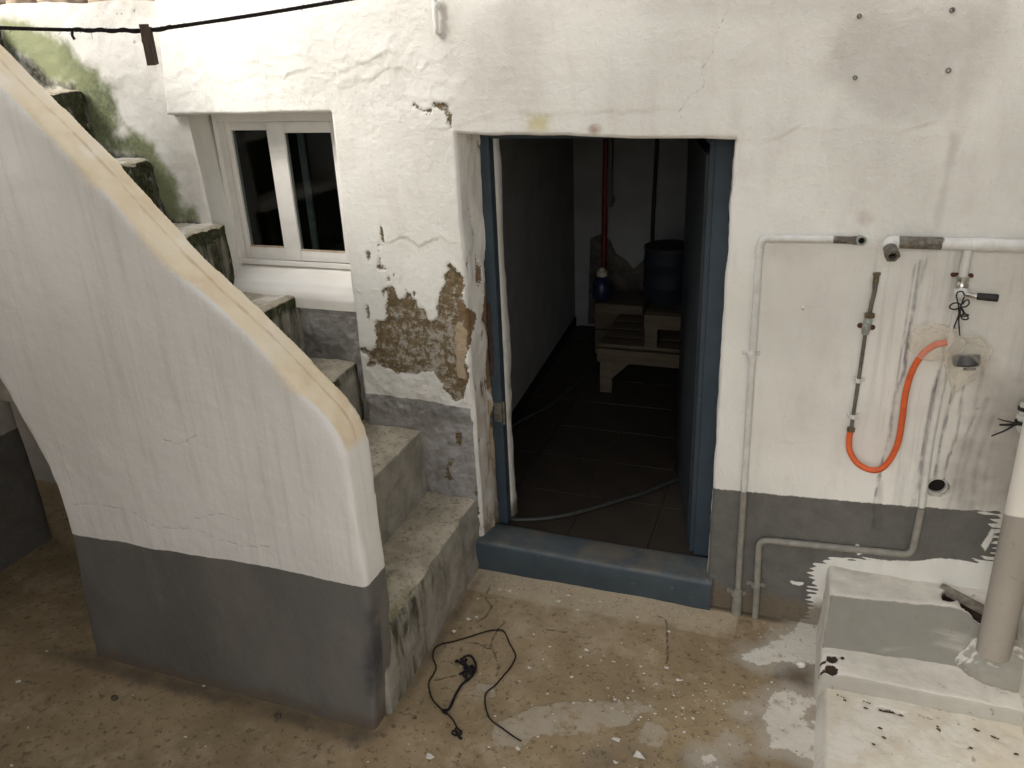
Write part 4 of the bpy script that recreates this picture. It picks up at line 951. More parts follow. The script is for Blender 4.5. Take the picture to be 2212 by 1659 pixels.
# pipes on the back wall
a, b = ip(1312, 292, 2.68), ip(1303, 625, 2.68)
s = MB(); s.tube([a + (0, 0, .4), b], .019, 12); s.lathe(b, (0, 0, -1), [(0, .024), (.03, .024)], 12)
o = s.build('red_pipe', M['redpipe'], None, base=b); set_tag(o, 'dull red pipe running down the back wall of the dark room', 'pipe')
a, b = ip(1328, 292, 2.69), ip(1317, 446, 2.69)
s = MB(); s.box((b[0] - .018, 2.67, b[2]), (b[0] + .018, 2.705, a[2] + .4), .002); s.box((b[0] - .022, 2.706, b[2] + .02), (b[0] + .022, 2.748, b[2] + .06))
o = s.build('cable_duct', m_simple('brown_grey_duct', (.14, .12, .10), (.11, .095, .08), 20, .7), None, base=b, smooth=False); set_tag(o, 'short grey-brown duct beside the red pipe on the dark back wall', 'duct')
a, b, c = ip(1420, 292, 2.72), ip(1410, 480, 2.72), ip(1404, 680, 2.72)
s = MB(); s.tube([a + (0, 0, .4), a, b, c], .013, 8, True, 4)
o = s.build('black_cable', M['black'], None, base=c); set_tag(o, 'black cable hanging down the back wall behind the blue drum', 'cable')
# wooden step bench
BY = 1.62
bl = ip(1303, 842, BY)
def bx_(mb, x0, x1, y0, y1, z0, z1): mb.box((x0, y0, z0), (x1, y1, z1), .003)
bench = thing('wooden_bench', (bl[0] + .3, BY + .3, FZ), 'pale unpainted two-level wooden bench inside the dark room', 'bench')
z1 = ip(1320, 770, BY)[2]; z2 = ip(1440, 690, BY)[2] + .0; xb0 = bl[0] - .035; xm = ip(1390, 760, BY)[0]; xe = -.05
s = MB(); bx_(s, bl[0] - .02, bl[0] + .05, BY, BY + .06, FZ, z1 - .035); s.build('leg', M['wood'], bench, smooth=False)
s = MB(); bx_(s, bl[0] - .02, bl[0] + .05, BY + .5, BY + .56, FZ, z1 - .035); s.build('leg', M['wood'], bench, smooth=False)
s = MB(); bx_(s, xe - .06, xe, BY, BY + .06, FZ, z1 - .035); s.build('leg', M['wood'], bench, smooth=False)
s = MB(); bx_(s, xb0, xe + .02, BY - .01, BY + .02, z1 - .034, z1 + .045); s.build('rail', M['wood'], bench, smooth=False)
for k in range(4):
    s = MB(); bx_(s, xb0, xm + .2, BY + .022 + k * .14, BY + .155 + k * .14, z1 + .046, z1 + .066); s.build('seat_board', M['wood'], bench, smooth=False)
s = MB(); bx_(s, xm, xm + .07, BY + .022, BY + .09, z1 + .067, z2 - .061); s.build('post', M['wood'], bench, smooth=False)
s = MB(); bx_(s, xm, xe + .02, BY - .006, BY + .024, z2 - .06, z2 + .02); s.build('rail', M['wood'], bench, smooth=False)
for k in range(4):
    s = MB(); bx_(s, xm, xe + .02, BY + .026 + k * .14, BY + .16 + k * .14, z2, z2 + .022); s.build('shelf_board', M['wood'], bench, smooth=False)
s = MB(); q = np.array([bl[0] + .0505, BY + .005, z1 - .036]); s.add([q, q + (.10, 0, 0), q + (0, 0, -.10), q + (0, .03, 0), q + (.10, .03, 0), q + (0, .03, -.10)], [(0, 2, 1), (3, 4, 5), (0, 1, 4, 3), (1, 2, 5, 4), (2, 0, 3, 5)]); s.build('brace', M['wood'], bench, smooth=False)
# plank box behind the lower seat
cy0 = BY + .60
ca, cb2 = ip(1285, 722, cy0), ip(1388, 662, cy0)
crate = thing('wooden_crate', (ca[0] + .2, cy0, z1 + .06), 'low pale wooden crate behind the bench under the red pipe', 'crate')
s = MB(); bx_(s, ca[0], cb2[0], cy0, cy0 + .02, FZ, FZ + (cb2[2] - FZ) * .48); s.build('side_board', M['wood'], crate, smooth=False)
s = MB(); bx_(s, ca[0], cb2[0], cy0, cy0 + .02, FZ + (cb2[2] - FZ) * .5, cb2[2]); s.build('side_board', M['wood'], crate, smooth=False)
s = MB(); bx_(s, ca[0], ca[0] + .02, cy0 + .021, cy0 + .35, FZ, cb2[2] - .01); s.build('end_board', M['wood'], crate, smooth=False)
s = MB(); bx_(s, cb2[0] - .02, cb2[0], cy0 + .021, cy0 + .35, FZ, cb2[2] - .01); s.build('end_board', M['wood'], crate, smooth=False)
s = MB(); bx_(s, ca[0] + .021, cb2[0] - .021, cy0 + .021, cy0 + .35, cb2[2] - .04, cb2[2] - .012); s.build('lid_board', M['wood'], crate, smooth=False)
# jug on the crate
jy = cy0 + .14; jb = np.array([ip(1300, 700, jy)[0], jy, cb2[2] - .012])
jug = thing('jug', jb, 'small blue plastic jug with a pale cap beside the red pipe', 'jug')
s = MB(); s.lathe(jb, (0, 0, 1), [(0, .055), (.012, .062), (.10, .062), (.13, .045), (.145, .025), (.155, .022)], 18); s.build('body', M['jug'], jug)
s = MB(); s.lathe(jb + (0, 0, .1555), (0, 0, 1), [(0, .034), (.03, .034), (.034, .025), (.05, .02)], 16); s.build('cap', M['cap'], jug)
# blue drum standing on the upper shelf
dy = BY + .28; db = np.array([(ip(1395, 640, dy)[0] + ip(1487, 640, dy)[0]) / 2, dy, z2 + .022])
drm = thing('drum', db, 'dark blue plastic drum standing on the upper bench board', 'drum')
s = MB(); R_ = .135; s.lathe(db, (0, 0, 1), [(0, R_ * .9), (.015, R_), (.09, R_), (.095, R_ * 1.03), (.105, R_ * 1.03), (.11, R_), (.22, R_), (.225, R_ * 1.03), (.235, R_ * 1.03), (.24, R_), (.30, R_ * .97)], 28); s.build('body', M['bluedrum'], drm)
s = MB(); s.lathe(db + (0, 0, .3003), (0, 0, 1), [(0, R_ * 1.0), (.02, R_ * 1.0), (.025, R_ * .9)], 28); s.build('lid', M['black'], drm)
# hoses on the floor
s = MB(); pts = [gp(a, b, FZ + .011) for a, b in ((1100, 1118), (1115, 1122), (1160, 1121), (1210, 1115), (1280, 1098), (1340, 1080), (1400, 1062), (1440, 1045), (1470, 1034))]
s.tube(pts, .009, 8, True, 4); o = s.build('floor_hose', M['hosegreen'], None, base=pts[4]); set_tag(o, 'thin grey-green hose curving over the tiles just inside the doorway', 'hose')
s = MB(); pts = [gp(a, b, FZ + .012) for a, b in ((1090, 930), (1130, 905), (1180, 880), (1225, 845), (1265, 810), (1290, 780))]
s.tube(pts, .009, 8, True, 4); o = s.build('floor_hose', M['hosegreen'], None, base=pts[2]); set_tag(o, 'thin hose lying along the left skirting in the dark room', 'hose')
# the rest of the house block keeps daylight out
hb = MB(); hb.box((-1.6, .30, 2.29), (7, 3.2, 3.0)); hb.box((-1.6, 2.9, -.1), (7, 3.2, 2.28)); hb.box((1.35, .30, -.1), (7, 2.88, 2.28)); hb.box((-1.62, .30, -.1), (-1.56, 2.88, .97)); hb.box((-1.62, .845, .975), (-1.56, 2.88, 2.285)); hb.box((-2.34, .23, 1.98), (-1.56, .84, 2.22))
hb.build('house_core', M['inwall'], house, smooth=False)

# ================================================================== STAIRS
stairs = thing('staircase', (-1.7, -.45, 0), 'narrow concrete stair climbing left along the house wall behind a white parapet', 'staircase')
ZT = [.305, .590, .843, 1.107, 1.383, 1.640, 1.905, 2.180]
XN = [-1.155, -1.385, -1.67, -1.915, -2.22, -2.50, -2.773, -3.14]
for i, (zt, xn) in enumerate(zip(ZT, XN)):
    zb_ = -.03 if i < 3 else zt - .42
    if i == 3: zb_ = .3
    b = MB(); b.box((xn - .40, -.86, zb_), (xn, .075, zt))
    # the first treads are skewed: the far end of the nose is set back
    for k in range(len(b.V)):
        x, y, z = b.V[k]
        if x > xn - .1: b.V[k] = (x + (.018 if y < -.4 else -.014) * (i == 0) + (.004 if z < zt - .1 else 0), y, z)
    W, Q, N = remesh(b.V, b.F, .0095, 3)
    dsp = .010 * fbm3(W, 5, 3, 3 + i) + .006 * fbm3(W, 18, 3, 13 + i) + .003 * fbm3(W, 50, 2, 23 + i)
    edge = sstep(.05, 0, np.abs(W[:, 2] - zt)) * sstep(.05, 0, np.abs(W[:, 0] - xn))
    dsp -= edge * .016 * sstep(-.1, .4, fbm3(W, 12, 3, 33 + i))
    W = W + N * dsp[:, None]
    up = max(0, i - 1) / 4
    hh = (W[:, 2] - (zt - .27)) / .27
    moss = (.34 + .45 * min(1, up)) * (W[:, 0] > xn - .06) + .25 * sstep(.05, 0, np.abs(W[:, 2] - zt + .02)) 
    if i == 0: moss = .24 * (W[:, 0] > xn - .06) + .30 * sstep(-.1, -.7, W[:, 1]) * sstep(.0, .25, W[:, 2])
    if i == 1: moss = .22 + .35 * sstep(-.25, -.6, W[:, 1])
    moss = np.clip(moss, 0, 1) + .28 * sstep(.13, .0, W[:, 2]) * (W[:, 1] < -.55)
    green = (.62 * sstep(-.25, -.65, W[:, 1]) if i == 0 else np.full(len(W), .12 + .15 * (i > 3)))
    wht = np.full(len(W), {2: .30, 3: .32, 4: .42, 5: .62, 6: .25}.get(i, .05)) + .25 * (W[:, 0] > xn - .14)* (i in (3, 4))
    wht = wht - .6 * edge
    # stepped outline: worn front notch at the foot of the first riser
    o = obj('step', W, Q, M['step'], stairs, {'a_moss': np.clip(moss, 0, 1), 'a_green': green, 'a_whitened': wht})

b = MB(); b.box((-7, -.86, 2.02), (-3.44, .06, 2.30)); b.build('added_landing', M['step'], stairs, smooth=False)  # unseen slab, added to keep sky light from under the stair

# parapet
top = [(-3.3, 3.24), (-2.148, 2.065), (-1.9, 1.838), (-1.593, 1.500), (-1.381, 1.318), (-1.240, 1.165), (-1.168, 1.085), (-1.136, 1.015), (-1.125, .93), (-1.120, .80), (-1.112, .6), (-1.125, .3), (-1.150, .04), (-1.156, -.04)]
low = [(-2.318, -.04), (-2.311, .03), (-2.291, .262), (-2.266, .50), (-2.262, .664), (-2.287, .827), (-2.332, .98), (-2.37, 1.089), (-2.46, 1.24), (-2.62, 1.42), (-3.3, 2.05)]
tp = spline(np.array(top), 4); lw = spline(np.array(low), 4)
out = np.vstack([tp, lw]); n_ = len(out)
YF, YB = -.934, -.800
V = [(a, YF, b) for a, b in out] + [(a, YB, b) for a, b in out]
import bmesh
bm = bmesh.new(); bv = [bm.verts.new(v) for v in V]
bm.faces.new(bv[:n_]); bm.faces.new(bv[n_:][::-1])
for i in range(n_): bm.faces.new((bv[i], bv[n_ + i], bv[n_ + (i + 1) % n_], bv[(i + 1) % n_]))
bmesh.ops.recalc_face_normals(bm, faces=bm.faces[:]); bmesh.ops.triangulate(bm, faces=bm.faces[:])
bm.verts.index_update()
PV = [v.co[:] for v in bm.verts]; PF = [[v.index for v in f.verts] for f in bm.faces]; bm.free()
W, Q, N = remesh(PV, PF, .0100, 12, .5)
dT = np.full(len(W), 9.)
for a, b in zip(tp[:-1], tp[1:]): dT = np.minimum(dT, seg_d(W[:, 0], W[:, 2], a, b))
dT_slope = np.where(W[:, 2] > .80, dT, 9)
dsp = .012 * fbm3(W, 2.2, 3, 51) + .004 * fbm3(W, 9, 3, 55) + .0012 * fbm3(W, 40, 2, 58)
W = W + N * dsp[:, None]
zband = np.interp(W[:, 0], [-2.30, -1.9, -1.5, -1.07], [.530, .545, .560, .556])
zband = zband + .010 * vn2(W[:, 0] * 9, W[:, 1] * 9, 4)
cope = sstep(-.938, -.912, W[:, 1] + .022 * fbm3(W, 6, 3, 61)) * sstep(.05, .02, dT_slope) * sstep(.93, 1.06, W[:, 2])
yc = -.848
cl = sstep(.022, .0, np.abs(W[:, 1] - (yc - .01) + .01 * fbm3(W, 6, 2, 66))) * (N[:, 2] > .2) * (W[:, 2] > 1.0)
ck = np.zeros(len(W))
for pl in ([(150, 1090), (260, 1100), (340, 1140), (420, 1145), (500, 1175), (580, 1185)], [(350, 950), (385, 960), (420, 940)], [(420, 1118), (470, 1112), (520, 1130)]):
    q = spline(wpoly(pl, YF), 6); q[:, 1] += .01 * vn2(q[:, 0] * 25, q[:, 1] * 25, 2); ck = np.maximum(ck, np.where(W[:, 1] < YF + .03, np.clip(1 - line_d(W[:, 0], W[:, 2], q) / .012, 0, 1), 0))
dark = .9 * sstep(-.03, .02, poly_sd(W[:, 0], W[:, 2], wpoly([(795, 1330), (815, 1345), (816, 1440), (800, 1500), (790, 1440), (800, 1380)], YF), .3)) * (W[:, 1] < -.87)
obj('parapet', W, Q, M['parapet'], stairs, {'a_cope': cope, 'a_copeline': cl, 'a_dado': zband - W[:, 2], 'a_mud': .8 * sstep(.11, .0, W[:, 2]), 'a_crack': ck, 'a_dark': dark})

# pier carrying the stair on the left, painted grey below
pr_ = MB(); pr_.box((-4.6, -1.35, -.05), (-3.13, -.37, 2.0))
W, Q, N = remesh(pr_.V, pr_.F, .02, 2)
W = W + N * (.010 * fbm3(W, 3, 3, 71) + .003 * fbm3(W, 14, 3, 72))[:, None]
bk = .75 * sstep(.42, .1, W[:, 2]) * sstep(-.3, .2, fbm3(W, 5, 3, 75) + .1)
pier = obj('stair_pier', W, Q, M['plaster'], None, {'a_dado': .565 - W[:, 2], 'a_black': bk, 'a_peel': W[:, 0] * 0 - .2, 'a_grime_shade': W[:, 0] * 0 + .85}, base=(-3.4, -.8, 0))  # grime level raised to paint the shade under the stair
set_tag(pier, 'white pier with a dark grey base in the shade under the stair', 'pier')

# ================================================================== LEDGE STEPS AT THE RIGHT
ledge = thing('white_ledge', (.6, -.3, 0), 'low masonry ledge in steps, thickly painted white, against the wall at the right', 'ledge')
H1, H2, H3 = .262, .105, .052
def slab(name, pts_top, z1, z0, flare, seed, vox=.0085, sm=4, amp=1.0, extra=None, thin=1.0):
    pts = np.array(pts_top, float); c = pts.mean(0); n0 = len(pts)
    V = [(a, b, z1) for a, b in pts] + [(a + f[0], b + f[1], z0) for (a, b), f in zip(pts, flare)]
    bm = bmesh.new(); bv = [bm.verts.new(v) for v in V]
    bm.faces.new(bv[:n0]); bm.faces.new(bv[n0:][::-1])
    for i in range(n0): bm.faces.new((bv[i], bv[(i + 1) % n0], bv[n0 + (i + 1) % n0], bv[n0 + i]))
    bmesh.ops.recalc_face_normals(bm, faces=bm.faces[:]); bm.verts.index_update()
    PV = [v.co[:] for v in bm.verts]; PF = [[v.index for v in f.verts] for f in bm.faces]; bm.free()
    W, Q, N = remesh(PV, PF, vox, sm)
    W = W + N * (amp * (.014 * fbm3(W, 4, 3, seed) + .006 * fbm3(W, 14, 3, seed + 4) + .002 * fbm3(W, 45, 2, seed + 8)))[:, None]
    at = {'a_warm': np.full(len(W), .15), 'a_hole': np.full(len(W), -.1), 'a_thin_shade': np.full(len(W), thin)}
    if extra: extra(W, N, at)
    return obj(name, W, Q, M['ledge'], ledge, at)
f1 = gp(1795, 1285, H1); f2 = gp(2070, 1305, H1); f3 = gp(2140, 1345, H1)
hole1 = np.array([gp(a, b, H1)[:2] for a, b in crop([(1670, 890), (1720, 862), (1800, 905), (1950, 985), (1950, 1045), (1900, 1030), (1850, 1005), (1800, 985), (1785, 930), (1720, 950), (1675, 930)], 2700, 1800, 1.659)])
def ex1(W, N, at):
    d = poly_sd(W[:, 0], W[:, 1], hole1); d = np.where(W[:, 2] > H1 - .04, d, -.2)
    W[:, 2] -= .05 * sstep(-.002, .010, d); at['a_hole'] = d
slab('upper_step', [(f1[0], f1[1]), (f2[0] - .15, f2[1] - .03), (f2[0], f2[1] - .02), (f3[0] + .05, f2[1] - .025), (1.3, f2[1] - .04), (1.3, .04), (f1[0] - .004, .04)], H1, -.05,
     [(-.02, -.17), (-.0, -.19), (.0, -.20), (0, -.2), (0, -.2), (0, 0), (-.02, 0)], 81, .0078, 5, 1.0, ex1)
g1 = gp(1789, 1487, H2 - .02); 
e0 = gp(1772, 1420, H2); e1 = gp(1835, 1459, H2); e2 = gp(2025, 1500, H2); e3 = gp(2225, 1540, H2)
holes2 = [gp(a, b, H2)[:2] for a, b in crop([(590, 640), (585, 725), (680, 630), (610, 800), (510, 660), (510, 730)], 3000, 2300, 2.143)]
def ex2(W, N, at):
    d = np.full(len(W), -.2)
    for (a, b), r in zip(holes2, (.018, .020, .008, .011, .009, .009)): d = np.maximum(d, np.where(W[:, 2] > H2 - .05, r - np.hypot(W[:, 0] - a, W[:, 1] - b), -.2))
    W[:, 2] -= .010 * sstep(-.002, .006, d); at['a_hole'] = d
    A_, B_ = gp(1893, 1526, H3 + .008), gp(1957, 1546, H3 + .008); v_ = B_ - A_; t_ = np.clip(((W - A_) @ v_) / (v_ @ v_), 0, 1)
    d2 = .012 - np.linalg.norm((W - A_ - t_[:, None] * v_) * np.array([1, .45, 1]), axis=1); W[:, 1] += .02 * sstep(0, .006, d2); at['a_hole'] = np.maximum(d, d2)
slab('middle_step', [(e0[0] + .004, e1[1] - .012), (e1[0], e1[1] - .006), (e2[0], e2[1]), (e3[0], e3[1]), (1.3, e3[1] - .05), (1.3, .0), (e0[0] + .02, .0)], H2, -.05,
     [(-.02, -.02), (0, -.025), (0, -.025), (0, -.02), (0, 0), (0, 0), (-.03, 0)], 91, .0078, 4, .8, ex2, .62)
k0 = gp(1786, 1490, H3); k1 = gp(1783, 1659, H3)
slot = np.array([gp(a, b, H3)[:2] for a, b in crop([(975, 1040), (1010, 1035), (1100, 1065), (1205, 1095), (1205, 1120), (1110, 1095), (1000, 1065)], 3000, 2300, 2.143)])
def ex3(W, N, at):
    d = poly_sd(W[:, 0], W[:, 1], slot); d = np.where(W[:, 2] > H3 - .03, d, -.2)
    W[:, 2] -= .02 * sstep(-.001, .006, d); at['a_hole'] = d
    at['a_warm'] = np.where(W[:, 2] > H3 - .02, .5, .1)
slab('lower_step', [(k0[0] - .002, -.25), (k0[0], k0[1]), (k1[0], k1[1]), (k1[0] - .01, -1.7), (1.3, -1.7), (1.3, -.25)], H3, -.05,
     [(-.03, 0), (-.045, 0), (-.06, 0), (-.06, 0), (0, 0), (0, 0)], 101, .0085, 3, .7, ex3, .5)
V, F = blob((.715, -.205, .115), (.13, .085, .105), 61, 5, .22)
W_ = V.copy()
obj('mortar_foot', V, F, M['ledge'], ledge, {'a_warm': V[:, 0] * 0 + .1, 'a_hole': V[:, 0] * 0 - .2, 'a_thin_shade': V[:, 0] * 0 + .9})
# broken metal angle lying in the gap of the upper step
s = MB(); a = gp(2030, 1268, H1 + .004); b = gp(2128, 1318, H1 + .002); d = (b - a) / np.linalg.norm(b - a); w = np.array([-d[1], d[0], 0])
s.add([a + w * .020, b + w * .018, b, a, a + w * .020 + (0, 0, .006), b + w * .018 + (0, 0, .005), b + (0, 0, .006), a + (0, 0, .006)], [(0, 3, 2, 1), (4, 5, 6, 7), (0, 1, 5, 4), (1, 2, 6, 5), (2, 3, 7, 6), (3, 0, 4, 7)])
s.add([a - w * .002, b - w * .002, b - w * .002 + (0, 0, -.02), a - w * .002 + (0, 0, -.02), a + w * .003, b + w * .003, b + w * .003 + (0, 0, -.02), a + w * .003 + (0, 0, -.02)], [(0, 1, 2, 3), (7, 6, 5, 4), (0, 4, 5, 1), (1, 5, 6, 2), (2, 6, 7, 3), (3, 7, 4, 0)])
o = s.build('metal_strip', m_simple('corroded_metal', (.16, .135, .105), (.26, .235, .19), 40, .7, .2, .4), None, base=a, smooth=False)
set_tag(o, 'corroded metal strip lying in the broken gap of the white ledge', 'metal strip')

# ================================================================== PIPES
def tpos(x, y, Y): return wp(x, y, Y)
# thin white pipe to the left: rises from the floor, elbows right, ends in a bare open nipple
PY = -.020
pa = thing('water_pipe', wp(1590, 1325, PY), 'thin water pipe beside the doorway, white above, grey below, bent right at the top', 'pipe')
vx = wp(1641, 527, PY)[0]; vxb = wp(1590, 1325, PY)[0]; zc = wp(1649, 515, PY)[2]; zdd = wp(1605, 1060, PY)[2]
xe_ = wp(1800, 517, PY)[0]; xm_ = vx + (vxb - vx) * (zc - zdd) / (zc + .01)
path = arcpath([(xm_, PY, zdd), (vx, PY, zc), (xe_, PY - .002, zc + .004)], .030, 6)
s = MB(); s.tube(path, .0108, 12); s.build('white_run', M['pipe_white'], pa)
s = MB(); s.tube([(vxb, PY, .10), (xm_, PY, zdd - .0005)], .0112, 12); s.build('grey_run', M['pipe_grey'], pa)
s = MB(); s.lathe((vxb, PY, -.03), (0, 0, 1), [(0, .019), (.02, .021), (.06, .018), (.10, .0175), (.104, .0155), (.135, .0155), (.138, .0115)], 14); s.build('foot_socket', M['pipe_grey'], pa)
s = MB(); s.lathe((vx + .001, PY, zc - .05), (0, 0, 1), [(0, .0112), (.001, .0128), (.016, .0128), (.017, .0112)], 12); s.build('elbow_collar', M['pipe_white'], pa); s = MB(); s.lathe((vx + .028, PY, zc + .0005), (1, 0, 0), [(0, .0112), (.001, .0128), (.012, .0128), (.013, .0112)], 12); s.build('elbow_collar', M['pipe_white'], pa)
q0 = np.array([xe_ + .0006, PY - .002, zc + .004]); q1 = wp(1850, 517, PY); q1[1] = PY; q1[2] = zc + .004
s = MB(); s.tube([q0, q1], .0112, 12); s.tube([q0 + (.055, 0, 0), q1], .0132, 12); s.build('bare_nipple', M['chip'], pa, attr={'a_bare': lambda V: V[:, 0] - q0[0] + .004})
e = wp(1861, 520, -.03)
s = MB(); s.pipe_end((q1[0] + .006, .0, q1[2] - .002), (e[0], -.040, e[2] + .002), .0145, .0095, 14); bo_ = MB(); bo_.lathe((e[0] - .001, -.026, e[2] + .001), (0, -1, 0), [(0, .0094), (.002, .0094)], 12); bo_.build('bore_dark_disc', M['dark'], pa); s.build('elbow_mouth', M['greenmetal'], pa)  # near-black disc stands in for the darkness inside the mouth
def clip(parent, x, y, z, r, mat, half=.03, axis_='z'):
    s = MB()
    s.lathe((x, y, z - .007), (0, 0, 1), [(0, r + .001), (.001, r + .004), (.013, r + .004), (.014, r + .001)], 12)
    for sg in (-1, 1):
        s.box((x + sg * (r + .002) if sg > 0 else x - half, .5 * y - .006 + .004, z - .007), (x + half if sg > 0 else x - r - .002, .5 * y + .010, z + .007), .002)
        s.lathe((x + sg * (half - .007), y * .5 - .001, z), (0, -1, 0), [(0, .005), (.006, .005), (.008, .003)], 10)
    return s.build('clip', mat, parent)
c = wp(1622, 765, PY); clip(pa, c[0], PY, c[2], .0108, M['pipe_white'], .028)
c = wp(1590, 1282, PY); clip(pa, c[0], PY, c[2], .0155, M['pipe_grey'], .034)

# thick pipe at the right with its branch
TY = -.034
pb = thing('water_pipe', wp(1970, 1199, -.02), 'thick white pipe from the right edge with a bare grey end and thin branch', 'pipe')
zt0 = wp(2036, 526, TY)[2]; x0 = wp(1930, 524, TY)[0]; xg = wp(2034, 526, TY)[0]
slope = (wp(2212, 531, TY)[2] - zt0) / (wp(2212, 531, TY)[0] - xg)
zz = lambda x: zt0 + slope * (x - xg)
s = MB(); s.tube([(xg + .0005, TY, zz(xg)), (xg + .03, TY, zz(xg + .03)), (xg + .06, TY, zz(xg + .06)), (2.2, TY, zz(2.2))], .0178, 16); s.lathe((wp(2100, 528, TY)[0], TY, zz(wp(2100, 528, TY)[0])), (1, 0, 0), [(0, .018), (.002, .0195), (.05, .0195), (.052, .018)], 16); s.build('thick_run', M['chip'], pb, attr={'a_bare': lambda V: np.clip(xg - V[:, 0], -.06, 9)})
s = MB(); s.tube([(x0 + .012 + (xg - x0 - .012) * t, TY, zz(x0 + .012 + (xg - x0 - .012) * t)) for t in np.linspace(0, 1, 14)], .0182, 16); s.build('bare_end', M['chip'], pb, attr={'a_bare': lambda V: np.minimum(.03 + xg - V[:, 0], .012 + V[:, 0] - x0 - .02)})
n1 = wp(1928, 549, TY - .07)
s = MB(); s.tube(arcpath([(x0 + .011, TY, zz(x0)), (x0 - .012, TY - .004, zz(x0)), (x0 - .010, TY - .035, zz(x0) - .012)], .015, 6), .0195, 16); o = s.build('elbow', M['pipe_white'], pb); 
s = MB(); s.pipe_end((x0 - .010, TY - .030, zz(x0) - .010), (n1[0], TY - .072, n1[2] - .004), .0185, .0125, 16); 
dd_ax = np.array([n1[0] - x0 + .01, -.042, n1[2] - zz(x0)]); dd_ax /= np.linalg.norm(dd_ax)
s.pipe_end(np.array([n1[0], TY - .072, n1[2] - .004]) - dd_ax * .014, np.array([n1[0], TY - .072, n1[2] - .004]) + dd_ax * .003, .0215, .0125, 6); s.build('nozzle', M['galv'], pb)
bo_ = MB(); bo_.lathe(np.array([n1[0], TY - .072, n1[2] - .004]) - dd_ax * .012, dd_ax, [(0, .0124), (.002, .0124)], 14); bo_.build('bore_dark_disc', M['dark'], pb)  # dark disc paints the unlit inside of the nozzle
BYy = -.020
bx0 = wp(2090, 545, TY)[0]; bz0 = zz(bx0) - .015; bv = wp(2081, 596, TY)
s = MB(); s.tube([(bx0, TY, bz0), (bv[0], TY + .002, bv[2])], .0125, 12); s.build('branch_stub', M['pipe_white'], pb)
vv = wp(2078, 618, TY)
s = MB(); s.lathe((bv[0], TY, bv[2]), (0, 0, -1), [(0, .012), (.002, .017), (.014, .017), (.016, .013), (.024, .0175), (.034, .0175), (.036, .013)], 12); s.build('valve_body', M['chrome'], pb)
s = MB()
for sg in (-1, 1): s.lathe((bv[0] + sg * .024, -.004, bv[2] - .004), (0, -1, 0), [(0, .006), (.012, .006), (.014, .003)], 8)
s.box((bv[0] - .028, -.012, bv[2] - .010), (bv[0] + .028, .002, bv[2] + .002), .002); s.build('bracket', M['rust'], pb)
hub = wp(2078, 636, TY - .02)
s = MB(); s.lathe((hub[0], TY + .014, hub[2]), (0, -1, 0), [(0, .014), (.004, .019), (.03, .019), (.036, .015), (.042, .008)], 14); s.tube([(bv[0], TY, bv[2] - .03), (hub[0], TY, hub[2] - .045)], .0125, 12); s.build('valve_hub', M['pipe_white'], pb)
la = wp(2090, 637, TY - .03); lb = wp(2110, 640, TY - .035); lc = wp(2157, 644, TY - .04)
s = MB(); s.tube([(hub[0], TY - .018, hub[2]), la, lb], [.006, .006, .007], 10); s.build('lever_arm', M['chrome'], pb)
s = MB(); s.tube([lb, lb + (lc - lb) * .03, lb + (lc - lb) * .95, lc], [.0085, .0105, .0115, .009], 12); s.build('lever_grip', M['black'], pb)
cb = wp(1970, 1199, BYy); cl_ = wp(1640, 1166, BYy); cf = wp(1631, 1341, BYy)
dz_ = wp(1990, 1098, BYy)
s = MB(); s.tube([(hub[0], TY, hub[2] - .045), (hub[0] - .001, BYy, hub[2] - .10), wp(2012, 939, BYy), wp(1991, 1095, BYy)], .0108, 12, True, 4); s.build('white_branch', M['pipe_white'], pb)
s = MB(); s.tube(arcpath([wp(1990.7, 1098, BYy), cb, cl_, (cf[0], BYy, -.02)], .034, 7), .0118, 12); s.build('grey_branch', M['pipe_grey'], pb)
c = wp(1632, 1265, BYy); clip(pb, c[0], BYy, c[2], .0118, M['pipe_grey'], .034)

# standing metal tail with its valve, and the orange hose on it
SY = -.024
pc = thing('gas_tap', wp(1855, 820, SY), 'slim grey metal gas pipe with a small valve between two open pipe ends', 'tap')
P_ = lambda a, b, y=SY: wp(a, b, y)
s = MB(); s.pipe_end(P_(1891, 612), P_(1894, 592), .0085, .0055, 14); s.lathe(P_(1894, 594), P_(1894, 590) - P_(1894, 594), [(0, .0085), (.001, .0115), (.006, .0115), (.007, .006)], 14); s.build('open_socket', M['brass'], pc)
s = MB(); s.tube([P_(1891, 611), P_(1889, 630), P_(1883, 655), P_(1879, 675)], [.0078, .0066, .0066, .0066], 10, True, 5); s.build('bent_tail', M['galv'], pc)
n0 = P_(1879, 677)
s = MB(); s.lathe(n0, (0, 0, -1), [(0, .012), (.001, .0165), (.012, .0165), (.013, .012)], 6); s.build('union_nut', M['brass'], pc)
s = MB(); s.tube([n0 - (0, 0, .013), P_(1873, 700), P_(1869, 722)], [.010, .013, .0135, .0125, .010], 12, True, 5); s.lathe(P_(1871, 706, SY - .010), (0, -1, 0), [(0, .010), (.010, .010), (.014, .006)], 10); s.build('valve_body', M['greenmetal'], pc)
for a, b in ((1858, 702), (1884, 706)):
    s = MB(); c = P_(a, b, 0); s.lathe((c[0], .004, c[2]), (0, -1, 0), [(0, .009), (.010, .009), (.013, .006)], 10); o = s.build('screw_head', M['rust'], pc)
s = MB(); s.tube([P_(1869, 722), P_(1855, 820), P_(1843, 897), P_(1839, 925)], .0058, 10); s.build('gas_pipe', M['galv'], pc)
for a, b in ((1855, 822), (1843, 900)):
    c = P_(a, b); clip(pc, c[0], SY, c[2], .0062, M['pipe_white'], .020)
s = MB(); s.lathe(P_(1839, 924), P_(1837, 935) - P_(1839, 924), [(0, .008), (.001, .0125), (.012, .0125), (.013, .009)], 12); s.build('hose_clamp', M['brass'], pc)
